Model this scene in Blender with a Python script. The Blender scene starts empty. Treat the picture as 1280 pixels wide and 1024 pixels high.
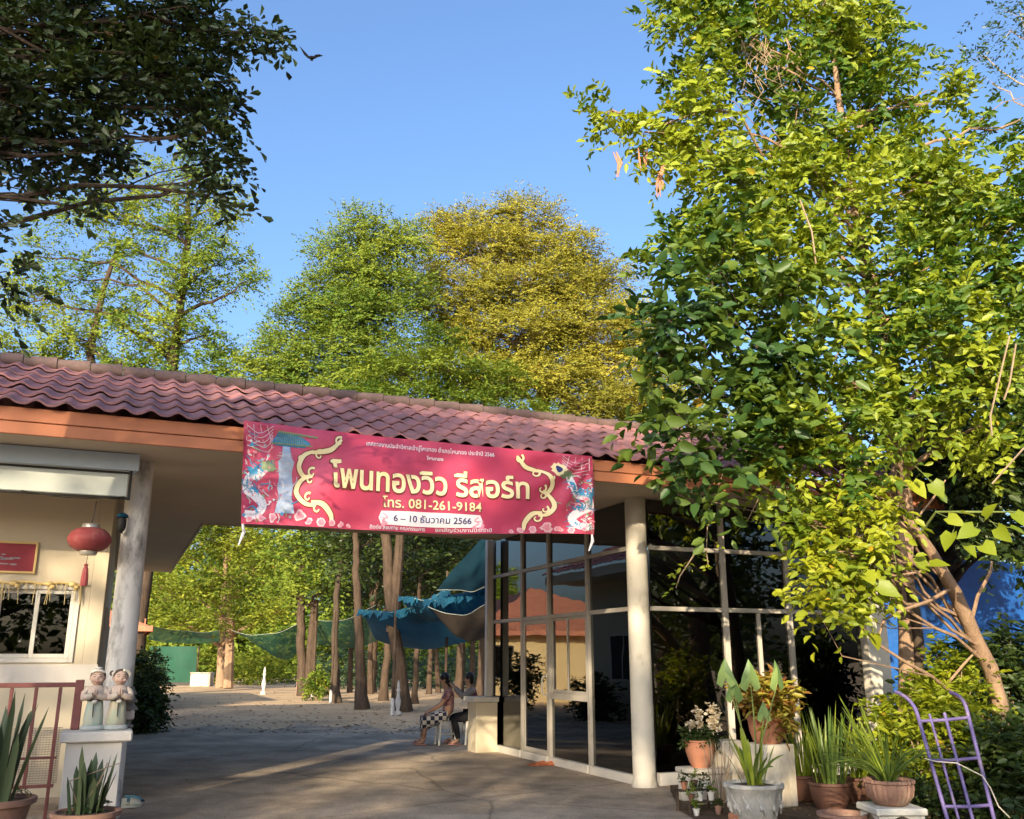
import bpy, bmesh, math, random
import numpy as np
from mathutils import Vector, Matrix

R = math.radians
rng = np.random.default_rng(7)
random.seed(7)
SC = bpy.context.scene
COL = SC.collection

# ------------------------------------------------------------------ camera, sky, sun, exposure
F = 1150.0
TH = math.atan(312 / 1150.0)
CAM = np.array([0.0, 0.0, 1.6])
cam = bpy.data.cameras.new("camera")
cam.sensor_fit = 'HORIZONTAL'
cam.sensor_width = 36.0
cam.lens = 36.0 * F / 1280.0
cam.clip_start = 0.05
cam.clip_end = 1500
camo = bpy.data.objects.new("camera", cam)
COL.objects.link(camo)
camo.location = CAM
camo.rotation_euler = (R(90) + TH, 0, 0)
SC.camera = camo

SUN_AZ = (-0.25, -0.968)
SUN_EL = R(17)
world = bpy.data.worlds.new("World")
SC.world = world
world.use_nodes = True
wn = world.node_tree
bg = wn.nodes["Background"]
sky = wn.nodes.new("ShaderNodeTexSky")
sky.sky_type = 'NISHITA'
sky.sun_disc = False
sky.sun_elevation = SUN_EL
sky.sun_rotation = math.atan2(SUN_AZ[0], SUN_AZ[1])
sky.air_density = 1.0
sky.dust_density = 5.0
sky.ozone_density = 4.5
wn.links.new(sky.outputs[0], bg.inputs[0])
bg.inputs[1].default_value = 0.15
sun = bpy.data.lights.new("sun", 'SUN')
sun.energy = 4.2
sun.angle = R(0.5)
sun.color = (1.0, 0.83, 0.58)
suno = bpy.data.objects.new("sun", sun)
COL.objects.link(suno)
sd = Vector((SUN_AZ[0] * math.cos(SUN_EL), SUN_AZ[1] * math.cos(SUN_EL), math.sin(SUN_EL)))
suno.rotation_euler = sd.to_track_quat('Z', 'Y').to_euler()
suno.location = (-10, -30, 20)
SC.view_settings.view_transform = 'Standard'
SC.view_settings.look = 'None'
SC.view_settings.gamma = 1
SC.view_settings.exposure = 1.40
SC.cycles.max_bounces = 7
SC.cycles.transparent_max_bounces = 12
SC.cycles.caustics_reflective = False
SC.cycles.caustics_refractive = False

# ------------------------------------------------------------------ layout maths (used to read real positions off the ground)
fw = np.array([0, math.cos(TH), math.sin(TH)])
up = np.array([0, -math.sin(TH), math.cos(TH)])
rt = np.array([1.0, 0, 0])
def ray(x, y): return fw * F + rt * (x - 640) + up * (512 - y)
def G(x, y, z=0.0):
    d = ray(x, y); return CAM + d * ((z - 1.6) / d[2])
def D(x, y, Y):
    d = ray(x, y); return CAM + d * (Y / d[1])
ANG = math.atan(0.42)
U = np.array([math.cos(ANG), math.sin(ANG), 0])
V = np.array([-math.sin(ANG), math.cos(ANG), 0])
O = np.array([1.7246, 12.8145, 0.0])
def W(u, v, z=0.0): return O + U * u + V * v + np.array([0, 0, z])

# ------------------------------------------------------------------ helpers
def norm(a):
    return a / np.maximum(np.linalg.norm(a, axis=-1, keepdims=True), 1e-9)

def setp(o, label=None, cat=None, group=None, kind=None):
    if label: o["label"] = label
    if cat: o["category"] = cat
    if group: o["group"] = group
    if kind: o["kind"] = kind
    return o

def thing(name, label, cat, loc=(0, 0, 0), rz=0.0, group=None):
    o = bpy.data.objects.new(name, None)
    o.empty_display_size = 0.2
    COL.objects.link(o)
    o.location = tuple(float(c) for c in loc)
    o.rotation_euler = (0, 0, rz)
    return setp(o, label, cat, group)

def copy_tree(o, parent=None):
    c = o.copy(); COL.objects.link(c); c.parent = parent
    for ch in list(o.children):
        copy_tree(ch, c)
    return c

def link(name, me, mats, parent=None, smooth=False):
    for m in (mats if isinstance(mats, (list, tuple)) else [mats]):
        me.materials.append(m)
    if smooth:
        me.polygons.foreach_set("use_smooth", [True] * len(me.polygons))
    o = bpy.data.objects.new(name, me)
    COL.objects.link(o)
    if parent is not None: o.parent = parent
    return o

class MB:
    def __init__(s): s.v = []; s.f = []; s.m = []; s.mi = 0
    def add(s, vs, fs):
        b = len(s.v)
        s.v.extend([tuple(float(q) for q in p) for p in vs])
        for f in fs:
            s.f.append(tuple(i + b for i in f)); s.m.append(s.mi)
        return s
    def box(s, lo, hi, bev=0.004, M=None):
        lo = np.array(lo, float); hi = np.array(hi, float)
        b = min(bev, 0.45 * float((hi - lo).min()))
        c = (lo + hi) / 2; h = (hi - lo) / 2
        vs = []; idx = {}
        for sx in (-1, 1):
            for sy in (-1, 1):
                for sz in (-1, 1):
                    for a in range(3):
                        q = np.array([sx, sy, sz]) * (h - b)
                        q[a] += (sx, sy, sz)[a] * b
                        idx[(sx, sy, sz, a)] = len(vs); vs.append(c + q)
        fs = []
        S = (-1, 1)
        for a in range(3):
            o1, o2 = (a + 1) % 3, (a + 2) % 3
            for sg in S:
                loop = []
                for p, q in ((-1, -1), (1, -1), (1, 1), (-1, 1)):
                    k = [0, 0, 0]; k[a] = sg; k[o1] = p; k[o2] = q
                    loop.append(idx[(k[0], k[1], k[2], a)])
                fs.append(tuple(loop if sg > 0 else loop[::-1]))
            for p in S:
                for q in S:
                    k0 = [0, 0, 0]; k0[a] = -1; k0[o1] = p; k0[o2] = q
                    k1 = list(k0); k1[a] = 1
                    f = (idx[(*k0, o1)], idx[(*k1, o1)], idx[(*k1, o2)], idx[(*k0, o2)])
                    fs.append(f if p * q > 0 else f[::-1])
        for sx in S:
            for sy in S:
                for sz in S:
                    f = (idx[(sx, sy, sz, 0)], idx[(sx, sy, sz, 1)], idx[(sx, sy, sz, 2)])
                    fs.append(f if sx * sy * sz > 0 else f[::-1])
        if M is not None:
            vs = [tuple(M @ Vector(p)) for p in vs]
        return s.add(vs, fs)
    def tube(s, pts, rad, n=8, cap=True):
        pts = np.array(pts, float); k = len(pts)
        rad = np.full(k, rad, float) if np.isscalar(rad) else np.array(rad, float)
        tg = np.zeros_like(pts)
        tg[1:-1] = pts[2:] - pts[:-2]; tg[0] = pts[1] - pts[0]; tg[-1] = pts[-1] - pts[-2]
        tg = norm(tg)
        ref = np.array([0.0, 0, 1]) if abs(tg[0][2]) < 0.9 else np.array([1.0, 0, 0])
        vs = []; x = norm(np.cross(ref, tg[0]))
        for i in range(k):
            x = norm(x - tg[i] * (x @ tg[i])); y = np.cross(tg[i], x)
            for j in range(n):
                a = 2 * math.pi * j / n
                vs.append(pts[i] + (x * math.cos(a) + y * math.sin(a)) * rad[i])
        fs = [(i * n + j, i * n + (j + 1) % n, (i + 1) * n + (j + 1) % n, (i + 1) * n + j) for i in range(k - 1) for j in range(n)]
        if cap:
            fs.append(tuple(range(n))[::-1]); fs.append(tuple(range((k - 1) * n, k * n)))
        return s.add(vs, fs)
    def lathe(s, prof, c=(0, 0, 0), n=20, sx=1, sy=1, flute=0, fl=0):
        vs = []
        for r, z in prof:
            for j in range(n):
                a = 2 * math.pi * j / n
                rr = r * (1 + fl * math.cos(flute * a)) if flute else r
                vs.append((c[0] + rr * math.cos(a) * sx, c[1] + rr * math.sin(a) * sy, c[2] + z))
        k = len(prof)
        fs = [(i * n + j, i * n + (j + 1) % n, (i + 1) * n + (j + 1) % n, (i + 1) * n + j) for i in range(k - 1) for j in range(n)]
        if prof[0][0] > 1e-4: fs.append(tuple(range(n))[::-1])
        if prof[-1][0] > 1e-4: fs.append(tuple(range((k - 1) * n, k * n)))
        return s.add(vs, fs)
    def ell(s, c, r, nu=14, nv=9):
        r = (r, r, r) if np.isscalar(r) else r
        prof = [(max(1e-5, math.sin(math.pi * i / nv)), -math.cos(math.pi * i / nv)) for i in range(nv + 1)]
        vs = [(c[0] + p[0] * math.cos(2 * math.pi * j / nu) * r[0], c[1] + p[0] * math.sin(2 * math.pi * j / nu) * r[1], c[2] + p[1] * r[2]) for p in prof for j in range(nu)]
        fs = [(i * nu + j, i * nu + (j + 1) % nu, (i + 1) * nu + (j + 1) % nu, (i + 1) * nu + j) for i in range(nv) for j in range(nu)]
        return s.add(vs, fs)
    def grid(s, fn, nu, nv):
        vs = [fn(i / nu, j / nv) for j in range(nv + 1) for i in range(nu + 1)]
        fs = [(j * (nu + 1) + i, j * (nu + 1) + i + 1, (j + 1) * (nu + 1) + i + 1, (j + 1) * (nu + 1) + i) for j in range(nv) for i in range(nu)]
        return s.add(vs, fs)
    def build(s, name, mats, parent=None, smooth=False):
        me = bpy.data.meshes.new(name)
        me.from_pydata(s.v, [], s.f)
        if any(s.m): me.polygons.foreach_set("material_index", s.m)
        me.update()
        o = link(name, me, mats, parent, smooth)
        if smooth:
            try: me.set_sharp_from_angle(angle=R(40))
            except Exception: pass
        return o

# ------------------------------------------------------------------ materials
def new_mat(name):
    m = bpy.data.materials.new(name); m.use_nodes = True
    nt = m.node_tree
    return m, nt, nt.nodes["Principled BSDF"]

def nmat(name, c1, c2=None, scale=6.0, rough=0.7, bump=0.0, spec=0.3, metal=0.0, bscale=None, c3=None, sc3=1.5, th3=0.6, stretch=None):
    """two-tone noise colour, optional blotches of a third colour (dirt, lichen, wear), optional bump"""
    m, nt, b = new_mat(name)
    c2 = c2 or tuple(q * 0.75 for q in c1)
    tc = nt.nodes.new("ShaderNodeTexCoord")
    src = tc.outputs["Object"]
    if stretch:
        mp = nt.nodes.new("ShaderNodeMapping"); mp.inputs["Scale"].default_value = stretch
        nt.links.new(src, mp.inputs[0]); src = mp.outputs[0]
    n = nt.nodes.new("ShaderNodeTexNoise"); n.inputs["Scale"].default_value = scale; n.inputs["Detail"].default_value = 8; n.inputs["Roughness"].default_value = 0.65
    nt.links.new(src, n.inputs["Vector"])
    rp = nt.nodes.new("ShaderNodeValToRGB")
    rp.color_ramp.elements[0].position = 0.32; rp.color_ramp.elements[0].color = (*c2, 1)
    rp.color_ramp.elements[1].position = 0.68; rp.color_ramp.elements[1].color = (*c1, 1)
    nt.links.new(n.outputs["Fac"], rp.inputs[0])
    out = rp.outputs[0]
    if c3:
        n3 = nt.nodes.new("ShaderNodeTexNoise"); n3.inputs["Scale"].default_value = sc3; n3.inputs["Detail"].default_value = 10; n3.inputs["Roughness"].default_value = 0.7
        nt.links.new(src, n3.inputs["Vector"])
        r3 = nt.nodes.new("ShaderNodeValToRGB")
        r3.color_ramp.elements[0].position = th3 - 0.08; r3.color_ramp.elements[0].color = (0, 0, 0, 1)
        r3.color_ramp.elements[1].position = th3 + 0.1; r3.color_ramp.elements[1].color = (1, 1, 1, 1)
        nt.links.new(n3.outputs["Fac"], r3.inputs[0])
        mx = nt.nodes.new("ShaderNodeMixRGB"); mx.inputs[2].default_value = (*c3, 1)
        nt.links.new(r3.outputs[0], mx.inputs[0]); nt.links.new(out, mx.inputs[1]); out = mx.outputs[0]
    nt.links.new(out, b.inputs["Base Color"])
    b.inputs["Roughness"].default_value = rough
    b.inputs["Metallic"].default_value = metal
    b.inputs["Specular IOR Level"].default_value = spec
    if bump:
        n2 = nt.nodes.new("ShaderNodeTexNoise"); n2.inputs["Scale"].default_value = bscale or scale * 4; n2.inputs["Detail"].default_value = 6
        nt.links.new(src, n2.inputs["Vector"])
        bp = nt.nodes.new("ShaderNodeBump"); bp.inputs["Strength"].default_value = bump; bp.inputs["Distance"].default_value = 0.02
        nt.links.new(n2.outputs["Fac"], bp.inputs["Height"]); nt.links.new(bp.outputs[0], b.inputs["Normal"])
    return m

def leaf_mat(name, ca, cb, cc=None, trans=0.35, rough=0.45, spec=0.35, tw=(1.35, 1.2, 0.45)):
    """leaf: per-leaf colour (attribute rnd) on a principled surface mixed with light passing through"""
    m, nt, b = new_mat(name)
    at = nt.nodes.new("ShaderNodeAttribute"); at.attribute_name = "rnd"
    rp = nt.nodes.new("ShaderNodeValToRGB")
    e = rp.color_ramp.elements
    e[0].position = 0.0; e[0].color = (*ca, 1); e[1].position = 0.85; e[1].color = (*cb, 1)
    if cc:
        q = e.new(0.985); q.color = (*cc, 1)
    nt.links.new(at.outputs["Fac"], rp.inputs[0])
    nt.links.new(rp.outputs[0], b.inputs["Base Color"])
    b.inputs["Roughness"].default_value = rough; b.inputs["Specular IOR Level"].default_value = spec
    t = nt.nodes.new("ShaderNodeBsdfTranslucent")
    mu = nt.nodes.new("ShaderNodeMixRGB"); mu.blend_type = 'MULTIPLY'; mu.inputs[0].default_value = 1; mu.inputs[2].default_value = (*tw, 1)
    nt.links.new(rp.outputs[0], mu.inputs[1]); nt.links.new(mu.outputs[0], t.inputs[0])
    mx = nt.nodes.new("ShaderNodeMixShader"); mx.inputs[0].default_value = trans
    nt.links.new(b.outputs[0], mx.inputs[1]); nt.links.new(t.outputs[0], mx.inputs[2])
    nt.links.new(mx.outputs[0], nt.nodes["Material Output"].inputs[0])
    return m

def glass_mat(name, tint, refl=1.0, rough=0.012):
    m, nt, b = new_mat(name)
    nt.nodes.remove(b)
    tr = nt.nodes.new("ShaderNodeBsdfTransparent"); tr.inputs[0].default_value = (*tint, 1)
    gl = nt.nodes.new("ShaderNodeBsdfGlossy"); gl.inputs["Color"].default_value = (0.9, 0.93, 0.95, 1); gl.inputs["Roughness"].default_value = rough
    fr = nt.nodes.new("ShaderNodeFresnel"); fr.inputs[0].default_value = 1.75
    n = nt.nodes.new("ShaderNodeTexNoise"); n.inputs["Scale"].default_value = 1.1
    tc = nt.nodes.new("ShaderNodeTexCoord"); nt.links.new(tc.outputs["Object"], n.inputs["Vector"])
    bp = nt.nodes.new("ShaderNodeBump"); bp.inputs["Strength"].default_value = 0.05; bp.inputs["Distance"].default_value = 0.05
    nt.links.new(n.outputs["Fac"], bp.inputs["Height"]); nt.links.new(bp.outputs[0], gl.inputs["Normal"])
    mt = nt.nodes.new("ShaderNodeMath"); mt.operation = 'MULTIPLY'; mt.inputs[1].default_value = refl; mt.use_clamp = True
    nt.links.new(fr.outputs[0], mt.inputs[0])
    mx = nt.nodes.new("ShaderNodeMixShader")
    nt.links.new(mt.outputs[0], mx.inputs[0]); nt.links.new(tr.outputs[0], mx.inputs[1]); nt.links.new(gl.outputs[0], mx.inputs[2])
    nt.links.new(mx.outputs[0], nt.nodes["Material Output"].inputs[0])
    return m

def cloth_mat(name, c1, c2, trans=0.3, scale=4.0, rough=0.8):
    m = nmat(name, c1, c2, scale, rough, 0.15, 0.2)
    nt = m.node_tree; b = nt.nodes["Principled BSDF"]
    t = nt.nodes.new("ShaderNodeBsdfTranslucent"); t.inputs[0].default_value = (*c1, 1)
    mx = nt.nodes.new("ShaderNodeMixShader"); mx.inputs[0].default_value = trans
    nt.links.new(b.outputs[0], mx.inputs[1]); nt.links.new(t.outputs[0], mx.inputs[2])
    nt.links.new(mx.outputs[0], nt.nodes["Material Output"].inputs[0])
    return m

M = {}
M['dirt'] = nmat('packed_dirt', (.60, .43, .27), (.45, .32, .20), .5, .95, .5, .1, bscale=9, c3=(.26, .2, .14), sc3=.22, th3=.6)
M['concrete'] = nmat('drive_concrete', (.44, .36, .275), (.35, .29, .225), .9, .85, .25, .2, bscale=30, c3=(.27, .22, .175), sc3=.5, th3=.58)
def add_cracks(m, scale, dark, width):
    nt = m.node_tree; b = nt.nodes["Principled BSDF"]; src = b.inputs["Base Color"].links[0].from_socket
    tc = nt.nodes.new("ShaderNodeTexCoord"); n = nt.nodes.new("ShaderNodeTexNoise"); n.inputs["Scale"].default_value = 1.3; n.inputs["Detail"].default_value = 5
    nt.links.new(tc.outputs["Object"], n.inputs["Vector"])
    mxv = nt.nodes.new("ShaderNodeMixRGB"); mxv.inputs[0].default_value = .22; nt.links.new(tc.outputs["Object"], mxv.inputs[1]); nt.links.new(n.outputs["Color"], mxv.inputs[2])
    v = nt.nodes.new("ShaderNodeTexVoronoi"); v.feature = 'DISTANCE_TO_EDGE'; v.inputs["Scale"].default_value = scale; nt.links.new(mxv.outputs[0], v.inputs["Vector"])
    r = nt.nodes.new("ShaderNodeValToRGB"); r.color_ramp.elements[0].position = 0; r.color_ramp.elements[0].color = (dark, dark, dark, 1); r.color_ramp.elements[1].position = width; r.color_ramp.elements[1].color = (1, 1, 1, 1)
    nt.links.new(v.outputs["Distance"], r.inputs[0])
    fine = nt.nodes.new("ShaderNodeTexNoise"); fine.inputs["Scale"].default_value = 45; fine.inputs["Detail"].default_value = 4; nt.links.new(tc.outputs["Object"], fine.inputs["Vector"])
    rf = nt.nodes.new("ShaderNodeValToRGB"); rf.color_ramp.elements[0].position = .35; rf.color_ramp.elements[0].color = (.78, .78, .78, 1); rf.color_ramp.elements[1].position = .65; rf.color_ramp.elements[1].color = (1.12, 1.1, 1.08, 1); nt.links.new(fine.outputs["Fac"], rf.inputs[0])
    st = nt.nodes.new("ShaderNodeTexNoise"); st.inputs["Scale"].default_value = .9; st.inputs["Detail"].default_value = 9; st.inputs["Roughness"].default_value = .72; nt.links.new(tc.outputs["Object"], st.inputs["Vector"])
    rs = nt.nodes.new("ShaderNodeValToRGB"); rs.color_ramp.elements[0].position = .40; rs.color_ramp.elements[0].color = (.70, .69, .68, 1); rs.color_ramp.elements[1].position = .58; rs.color_ramp.elements[1].color = (1.06, 1.05, 1.04, 1); nt.links.new(st.outputs["Fac"], rs.inputs[0])
    for a in (r, rf, rs):
        mx = nt.nodes.new("ShaderNodeMixRGB"); mx.blend_type = 'MULTIPLY'; mx.inputs[0].default_value = 1; nt.links.new(src, mx.inputs[1]); nt.links.new(a.outputs[0], mx.inputs[2]); src = mx.outputs[0]
    nt.links.new(src, b.inputs["Base Color"])
add_cracks(M['concrete'], .33, .55, .006)
M['soil'] = nmat('garden_soil', (.13, .09, .06), (.06, .045, .03), 5, .95, .6, .1)
M['tile'] = nmat('weathered_roof_tile', (.32, .145, .14), (.235, .115, .118), 2.2, .8, .2, .15, c3=(.17, .10, .10), sc3=1.6, th3=.56)
M['ridge'] = nmat('ridge_tile', (.15, .095, .085), (.085, .06, .055), 5, .8, .3)
M['mortar'] = nmat('ridge_mortar', (.36, .27, .23), (.22, .15, .13), 9, .9, .3)
M['fascia'] = nmat('fascia_paint', (.50, .19, .095), (.42, .16, .08), 1.6, .6, .05, c3=(.34, .13, .07), sc3=1.2, th3=.66)
M['soffit'] = nmat('soffit_board', (.60, .50, .38), (.53, .44, .33), 1.0, .85)
M['cream'] = nmat('cream_plaster', (.58, .50, .37), (.51, .44, .32), .8, .85, .06, c3=(.44, .37, .27), sc3=.9, th3=.66)
M['white'] = nmat('white_paint', (.60, .56, .50), (.53, .49, .44), 3, .7, .08, c3=(.42, .39, .34), sc3=2.2, th3=.64)
M['pillar'] = nmat('stained_pillar', (.72, .68, .62), (.64, .60, .54), 2.5, .75, .12, c3=(.17, .155, .135), sc3=3.2, th3=.56, stretch=(1.4, 1.4, .5))
M['column'] = nmat('column_paint', (.56, .52, .44), (.48, .44, .37), 2.0, .75, .15, c3=(.27, .22, .16), sc3=2.4, th3=.63, stretch=(1, 1, .6))
M['alu'] = nmat('mullion_metal', (.46, .42, .36), (.37, .335, .285), 3, .45, .05, .4, c3=(.34, .3, .25), sc3=2.5, th3=.64)
M['wframe'] = nmat('window_frame_white', (.6, .57, .5), (.52, .49, .43), 4, .5)
M['glass'] = glass_mat('tinted_glass', (.34, .31, .26), 1.35)
M['wglass'] = glass_mat('window_glass', (.12, .12, .13), 1.0)
M['inside'] = nmat('inside_wall', (.5, .44, .32), (.42, .37, .27), 1, .9)
M['insfloor'] = nmat('inside_floor', (.2, .18, .15), (.14, .12, .1), 2, .5)
M['awning'] = nmat('awning_metal', (.50, .60, .72), (.42, .52, .64), 1.5, .45, .03, .4, c3=(.38, .41, .45), sc3=1.6, th3=.66)
M['awning2'] = nmat('awning_valance', (.56, .60, .56), (.47, .51, .47), 1.5, .6, .03)
M['dark'] = nmat('dark_metal', (.03, .028, .026), (.02, .018, .016), 8, .6)
M['rail'] = nmat('red_brown_rail', (.24, .085, .07), (.17, .06, .055), 6, .55, .05)
M['mesh'] = nmat('mesh_wire', (.42, .33, .25), (.32, .25, .18), 9, .6)
M['red'] = nmat('lantern_silk', (.38, .075, .07), (.28, .055, .055), 8, .6, .1, c3=(.42, .2, .16), sc3=5, th3=.6)
M['gold'] = nmat('gold_trim', (.72, .52, .22), (.6, .42, .16), 6, .45, .0, .4)
M['silver'] = nmat('lantern_cap', (.55, .5, .42), (.4, .36, .3), 9, .35, 0, .5, .5)
M['frame_red'] = nmat('plaque_red', (.30, .035, .05), (.24, .025, .04), 3, .5)
M['plaque_ink'] = nmat('plaque_print', (.16, .18, .22), (.4, .34, .34), 14, .6)
M['straw'] = nmat('straw', (.62, .50, .27), (.45, .35, .17), 15, .9)
M['skin'] = nmat('skin_tone', (.40, .23, .15), (.35, .2, .13), 8, .55)
M['hair'] = nmat('black_hair', (.012, .011, .012), (.008, .007, .008), 30, .45)
M['terracotta'] = nmat('terracotta', (.44, .19, .11), (.36, .15, .085), 5, .8, .1, c3=(.26, .16, .11), sc3=4, th3=.62)
M['terra2'] = nmat('terracotta_dull', (.30, .17, .12), (.22, .125, .09), 5, .85, .15, c3=(.36, .28, .2), sc3=4, th3=.62)
M['brownpot'] = nmat('brown_pot', (.16, .075, .05), (.10, .05, .035), 5, .6, .1)
M['ornpot'] = nmat('grey_ornate_pot', (.46, .44, .40), (.28, .27, .24), 7, .85, .8, .2, bscale=11)
M['stool_stone'] = nmat('white_cast_stone', (.60, .57, .49), (.50, .47, .40), 6, .85, .15, c3=(.36, .33, .26), sc3=5, th3=.62)
M['plinth'] = nmat('plinth_white', (.62, .56, .46), (.50, .45, .36), 4, .85, .2, c3=(.34, .28, .2), sc3=2.5, th3=.56, stretch=(1, 1, .35))
M['purple'] = nmat('purple_paint', (.13, .10, .25), (.10, .075, .19), 7, .48, .05, .4, c3=(.26, .19, .2), sc3=7, th3=.62)
M['netrope'] = nmat('dull_rope', (.3, .32, .28), (.2, .22, .19), 20, .9)
M['rope'] = nmat('pale_rope', (.6, .55, .45), (.45, .4, .32), 20, .9)
M['bark'] = nmat('grey_brown_bark', (.095, .066, .046), (.045, .032, .024), 5, .95, .8, .1, bscale=14, stretch=(2, 2, .5))
M['bark2'] = nmat('pale_bark', (.38, .29, .20), (.24, .18, .12), 5, .95, .6, .1, bscale=14, stretch=(2, 2, .5))
M['barkd'] = nmat('dark_bark', (.09, .065, .048), (.045, .035, .025), 5, .95, .8, .1, bscale=14, stretch=(2, 2, .5))
M['barko'] = nmat('tan_bark', (.32, .215, .14), (.20, .13, .085), 6, .9, .6, .1, bscale=16, stretch=(2, 2, .6))
M['bluetarp'] = nmat('blue_sheet', (.012, .10, .36), (.008, .055, .22), 1.2, .5, .9, .35, bscale=5, c3=(.01, .035, .12), sc3=1.1, th3=.56)
M['tarp'] = cloth_mat('cyan_tarp', (.008, .085, .15), (.006, .045, .085), .25, 1.3)
M['tarpd'] = cloth_mat('dark_teal_tarp', (.010, .055, .08), (.007, .032, .05), .25, 2)
M['tarpb'] = cloth_mat('brown_tarp', (.10, .075, .055), (.06, .045, .035), .2, 2)
M['net'] = cloth_mat('green_shade_net', (.035, .13, .09), (.02, .075, .055), .4, 3)
nt = M['net'].node_tree; o_s = nt.nodes["Material Output"].inputs[0].links[0].from_socket
tr_ = nt.nodes.new("ShaderNodeBsdfTransparent"); mx_ = nt.nodes.new("ShaderNodeMixShader"); mx_.inputs[0].default_value = .22
nt.links.new(o_s, mx_.inputs[1]); nt.links.new(tr_.outputs[0], mx_.inputs[2]); nt.links.new(mx_.outputs[0], nt.nodes["Material Output"].inputs[0])
M['greenscreen'] = nmat('green_screen_cloth', (.005, .062, .035), (.004, .045, .026), 1.5, .7, .15)  # cloth colour darkened to carry the tree shade falling on it
M['yellowwall'] = nmat('yellow_wall', (.66, .50, .26), (.58, .43, .21), 1, .85)
M['orangetile'] = nmat('orange_roof', (.50, .19, .10), (.36, .13, .08), 3, .7, .2)
M['orange'] = nmat('orange_cloth', (.52, .17, .07), (.36, .11, .05), 9, .9, .4)
M['plastic_w'] = nmat('white_plastic', (.62, .60, .55), (.54, .52, .48), 5, .5)
M['tealshoe'] = nmat('teal_cloth', (.10, .24, .28), (.07, .16, .2), 9, .7)
M['creamshoe'] = nmat('cream_rubber', (.6, .55, .42), (.5, .45, .33), 9, .7)
M['bird'] = nmat('bird_feather', (.012, .011, .014), (.008, .008, .010), 9, .95, 0, 0)
M['stalk'] = nmat('green_stalk', (.16, .2, .05), (.1, .13, .035), 9, .7)
M['twig'] = nmat('dry_twig', (.30, .22, .15), (.2, .14, .09), 9, .9)

# leaves
L = {}
L['right'] = leaf_mat('broad_leaf_green', (.05, .115, .014), (.29, .35, .028), (.40, .34, .03), .42)
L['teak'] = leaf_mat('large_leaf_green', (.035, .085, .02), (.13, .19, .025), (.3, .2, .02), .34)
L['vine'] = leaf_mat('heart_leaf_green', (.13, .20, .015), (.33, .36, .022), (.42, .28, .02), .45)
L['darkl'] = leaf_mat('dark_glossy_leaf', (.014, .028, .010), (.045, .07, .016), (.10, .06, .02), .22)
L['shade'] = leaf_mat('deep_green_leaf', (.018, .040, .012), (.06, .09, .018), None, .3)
L['midgreen'] = leaf_mat('fine_mid_green_leaf', (.07, .14, .022), (.24, .29, .04), (.26, .2, .03), .38, rough=.75, spec=.12)
L['yellow'] = leaf_mat('fine_yellow_leaf', (.16, .165, .025), (.39, .36, .05), (.42, .27, .06), .38, rough=.75, spec=.12)
L['bright'] = leaf_mat('bright_layer_leaf', (.09, .14, .02), (.30, .33, .04), (.4, .3, .05), .4, rough=.75, spec=.12)
L['bluish'] = leaf_mat('bluish_green_leaf', (.025, .06, .03), (.06, .10, .04), None, .3)
L['pot'] = leaf_mat('strap_leaf_green', (.04, .09, .02), (.14, .20, .04), None, .3)
L['sans'] = leaf_mat('snake_plant_leaf', (.025, .05, .025), (.10, .13, .06), None, .12)
L['lime'] = leaf_mat('lime_strap_leaf', (.16, .24, .02), (.30, .36, .05), None, .4)
L['arrow'] = leaf_mat('pale_arrow_leaf', (.13, .23, .075), (.24, .34, .11), None, .35)
L['croton'] = leaf_mat('croton_leaf', (.20, .06, .02), (.34, .34, .045), (.40, .10, .03), .35)
L['litter'] = leaf_mat('dry_leaf', (.12, .06, .025), (.30, .18, .08), None, .1)
L['pale'] = leaf_mat('cream_bloom', (.62, .52, .40), (.78, .72, .6), None, .3)

# ------------------------------------------------------------------ foliage generators
def mesh_from_np(name, verts, faces, rnd, mat, parent=None, smooth=False):
    me = bpy.data.meshes.new(name)
    n, m, k = len(verts), len(faces), faces.shape[1]
    me.vertices.add(n); me.vertices.foreach_set("co", np.ascontiguousarray(verts, np.float32).ravel())
    me.loops.add(m * k); me.loops.foreach_set("vertex_index", np.ascontiguousarray(faces, np.int32).ravel())
    me.polygons.add(m)
    me.polygons.foreach_set("loop_start", np.arange(0, m * k, k, dtype=np.int32))
    try: me.polygons.foreach_set("loop_total", np.full(m, k, np.int32))
    except Exception: pass
    me.update(calc_edges=True)
    a = me.attributes.new("rnd", 'FLOAT', 'FACE'); a.data.foreach_set("value", np.ascontiguousarray(rnd, np.float32))
    return link(name, me, mat, parent, smooth)

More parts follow.
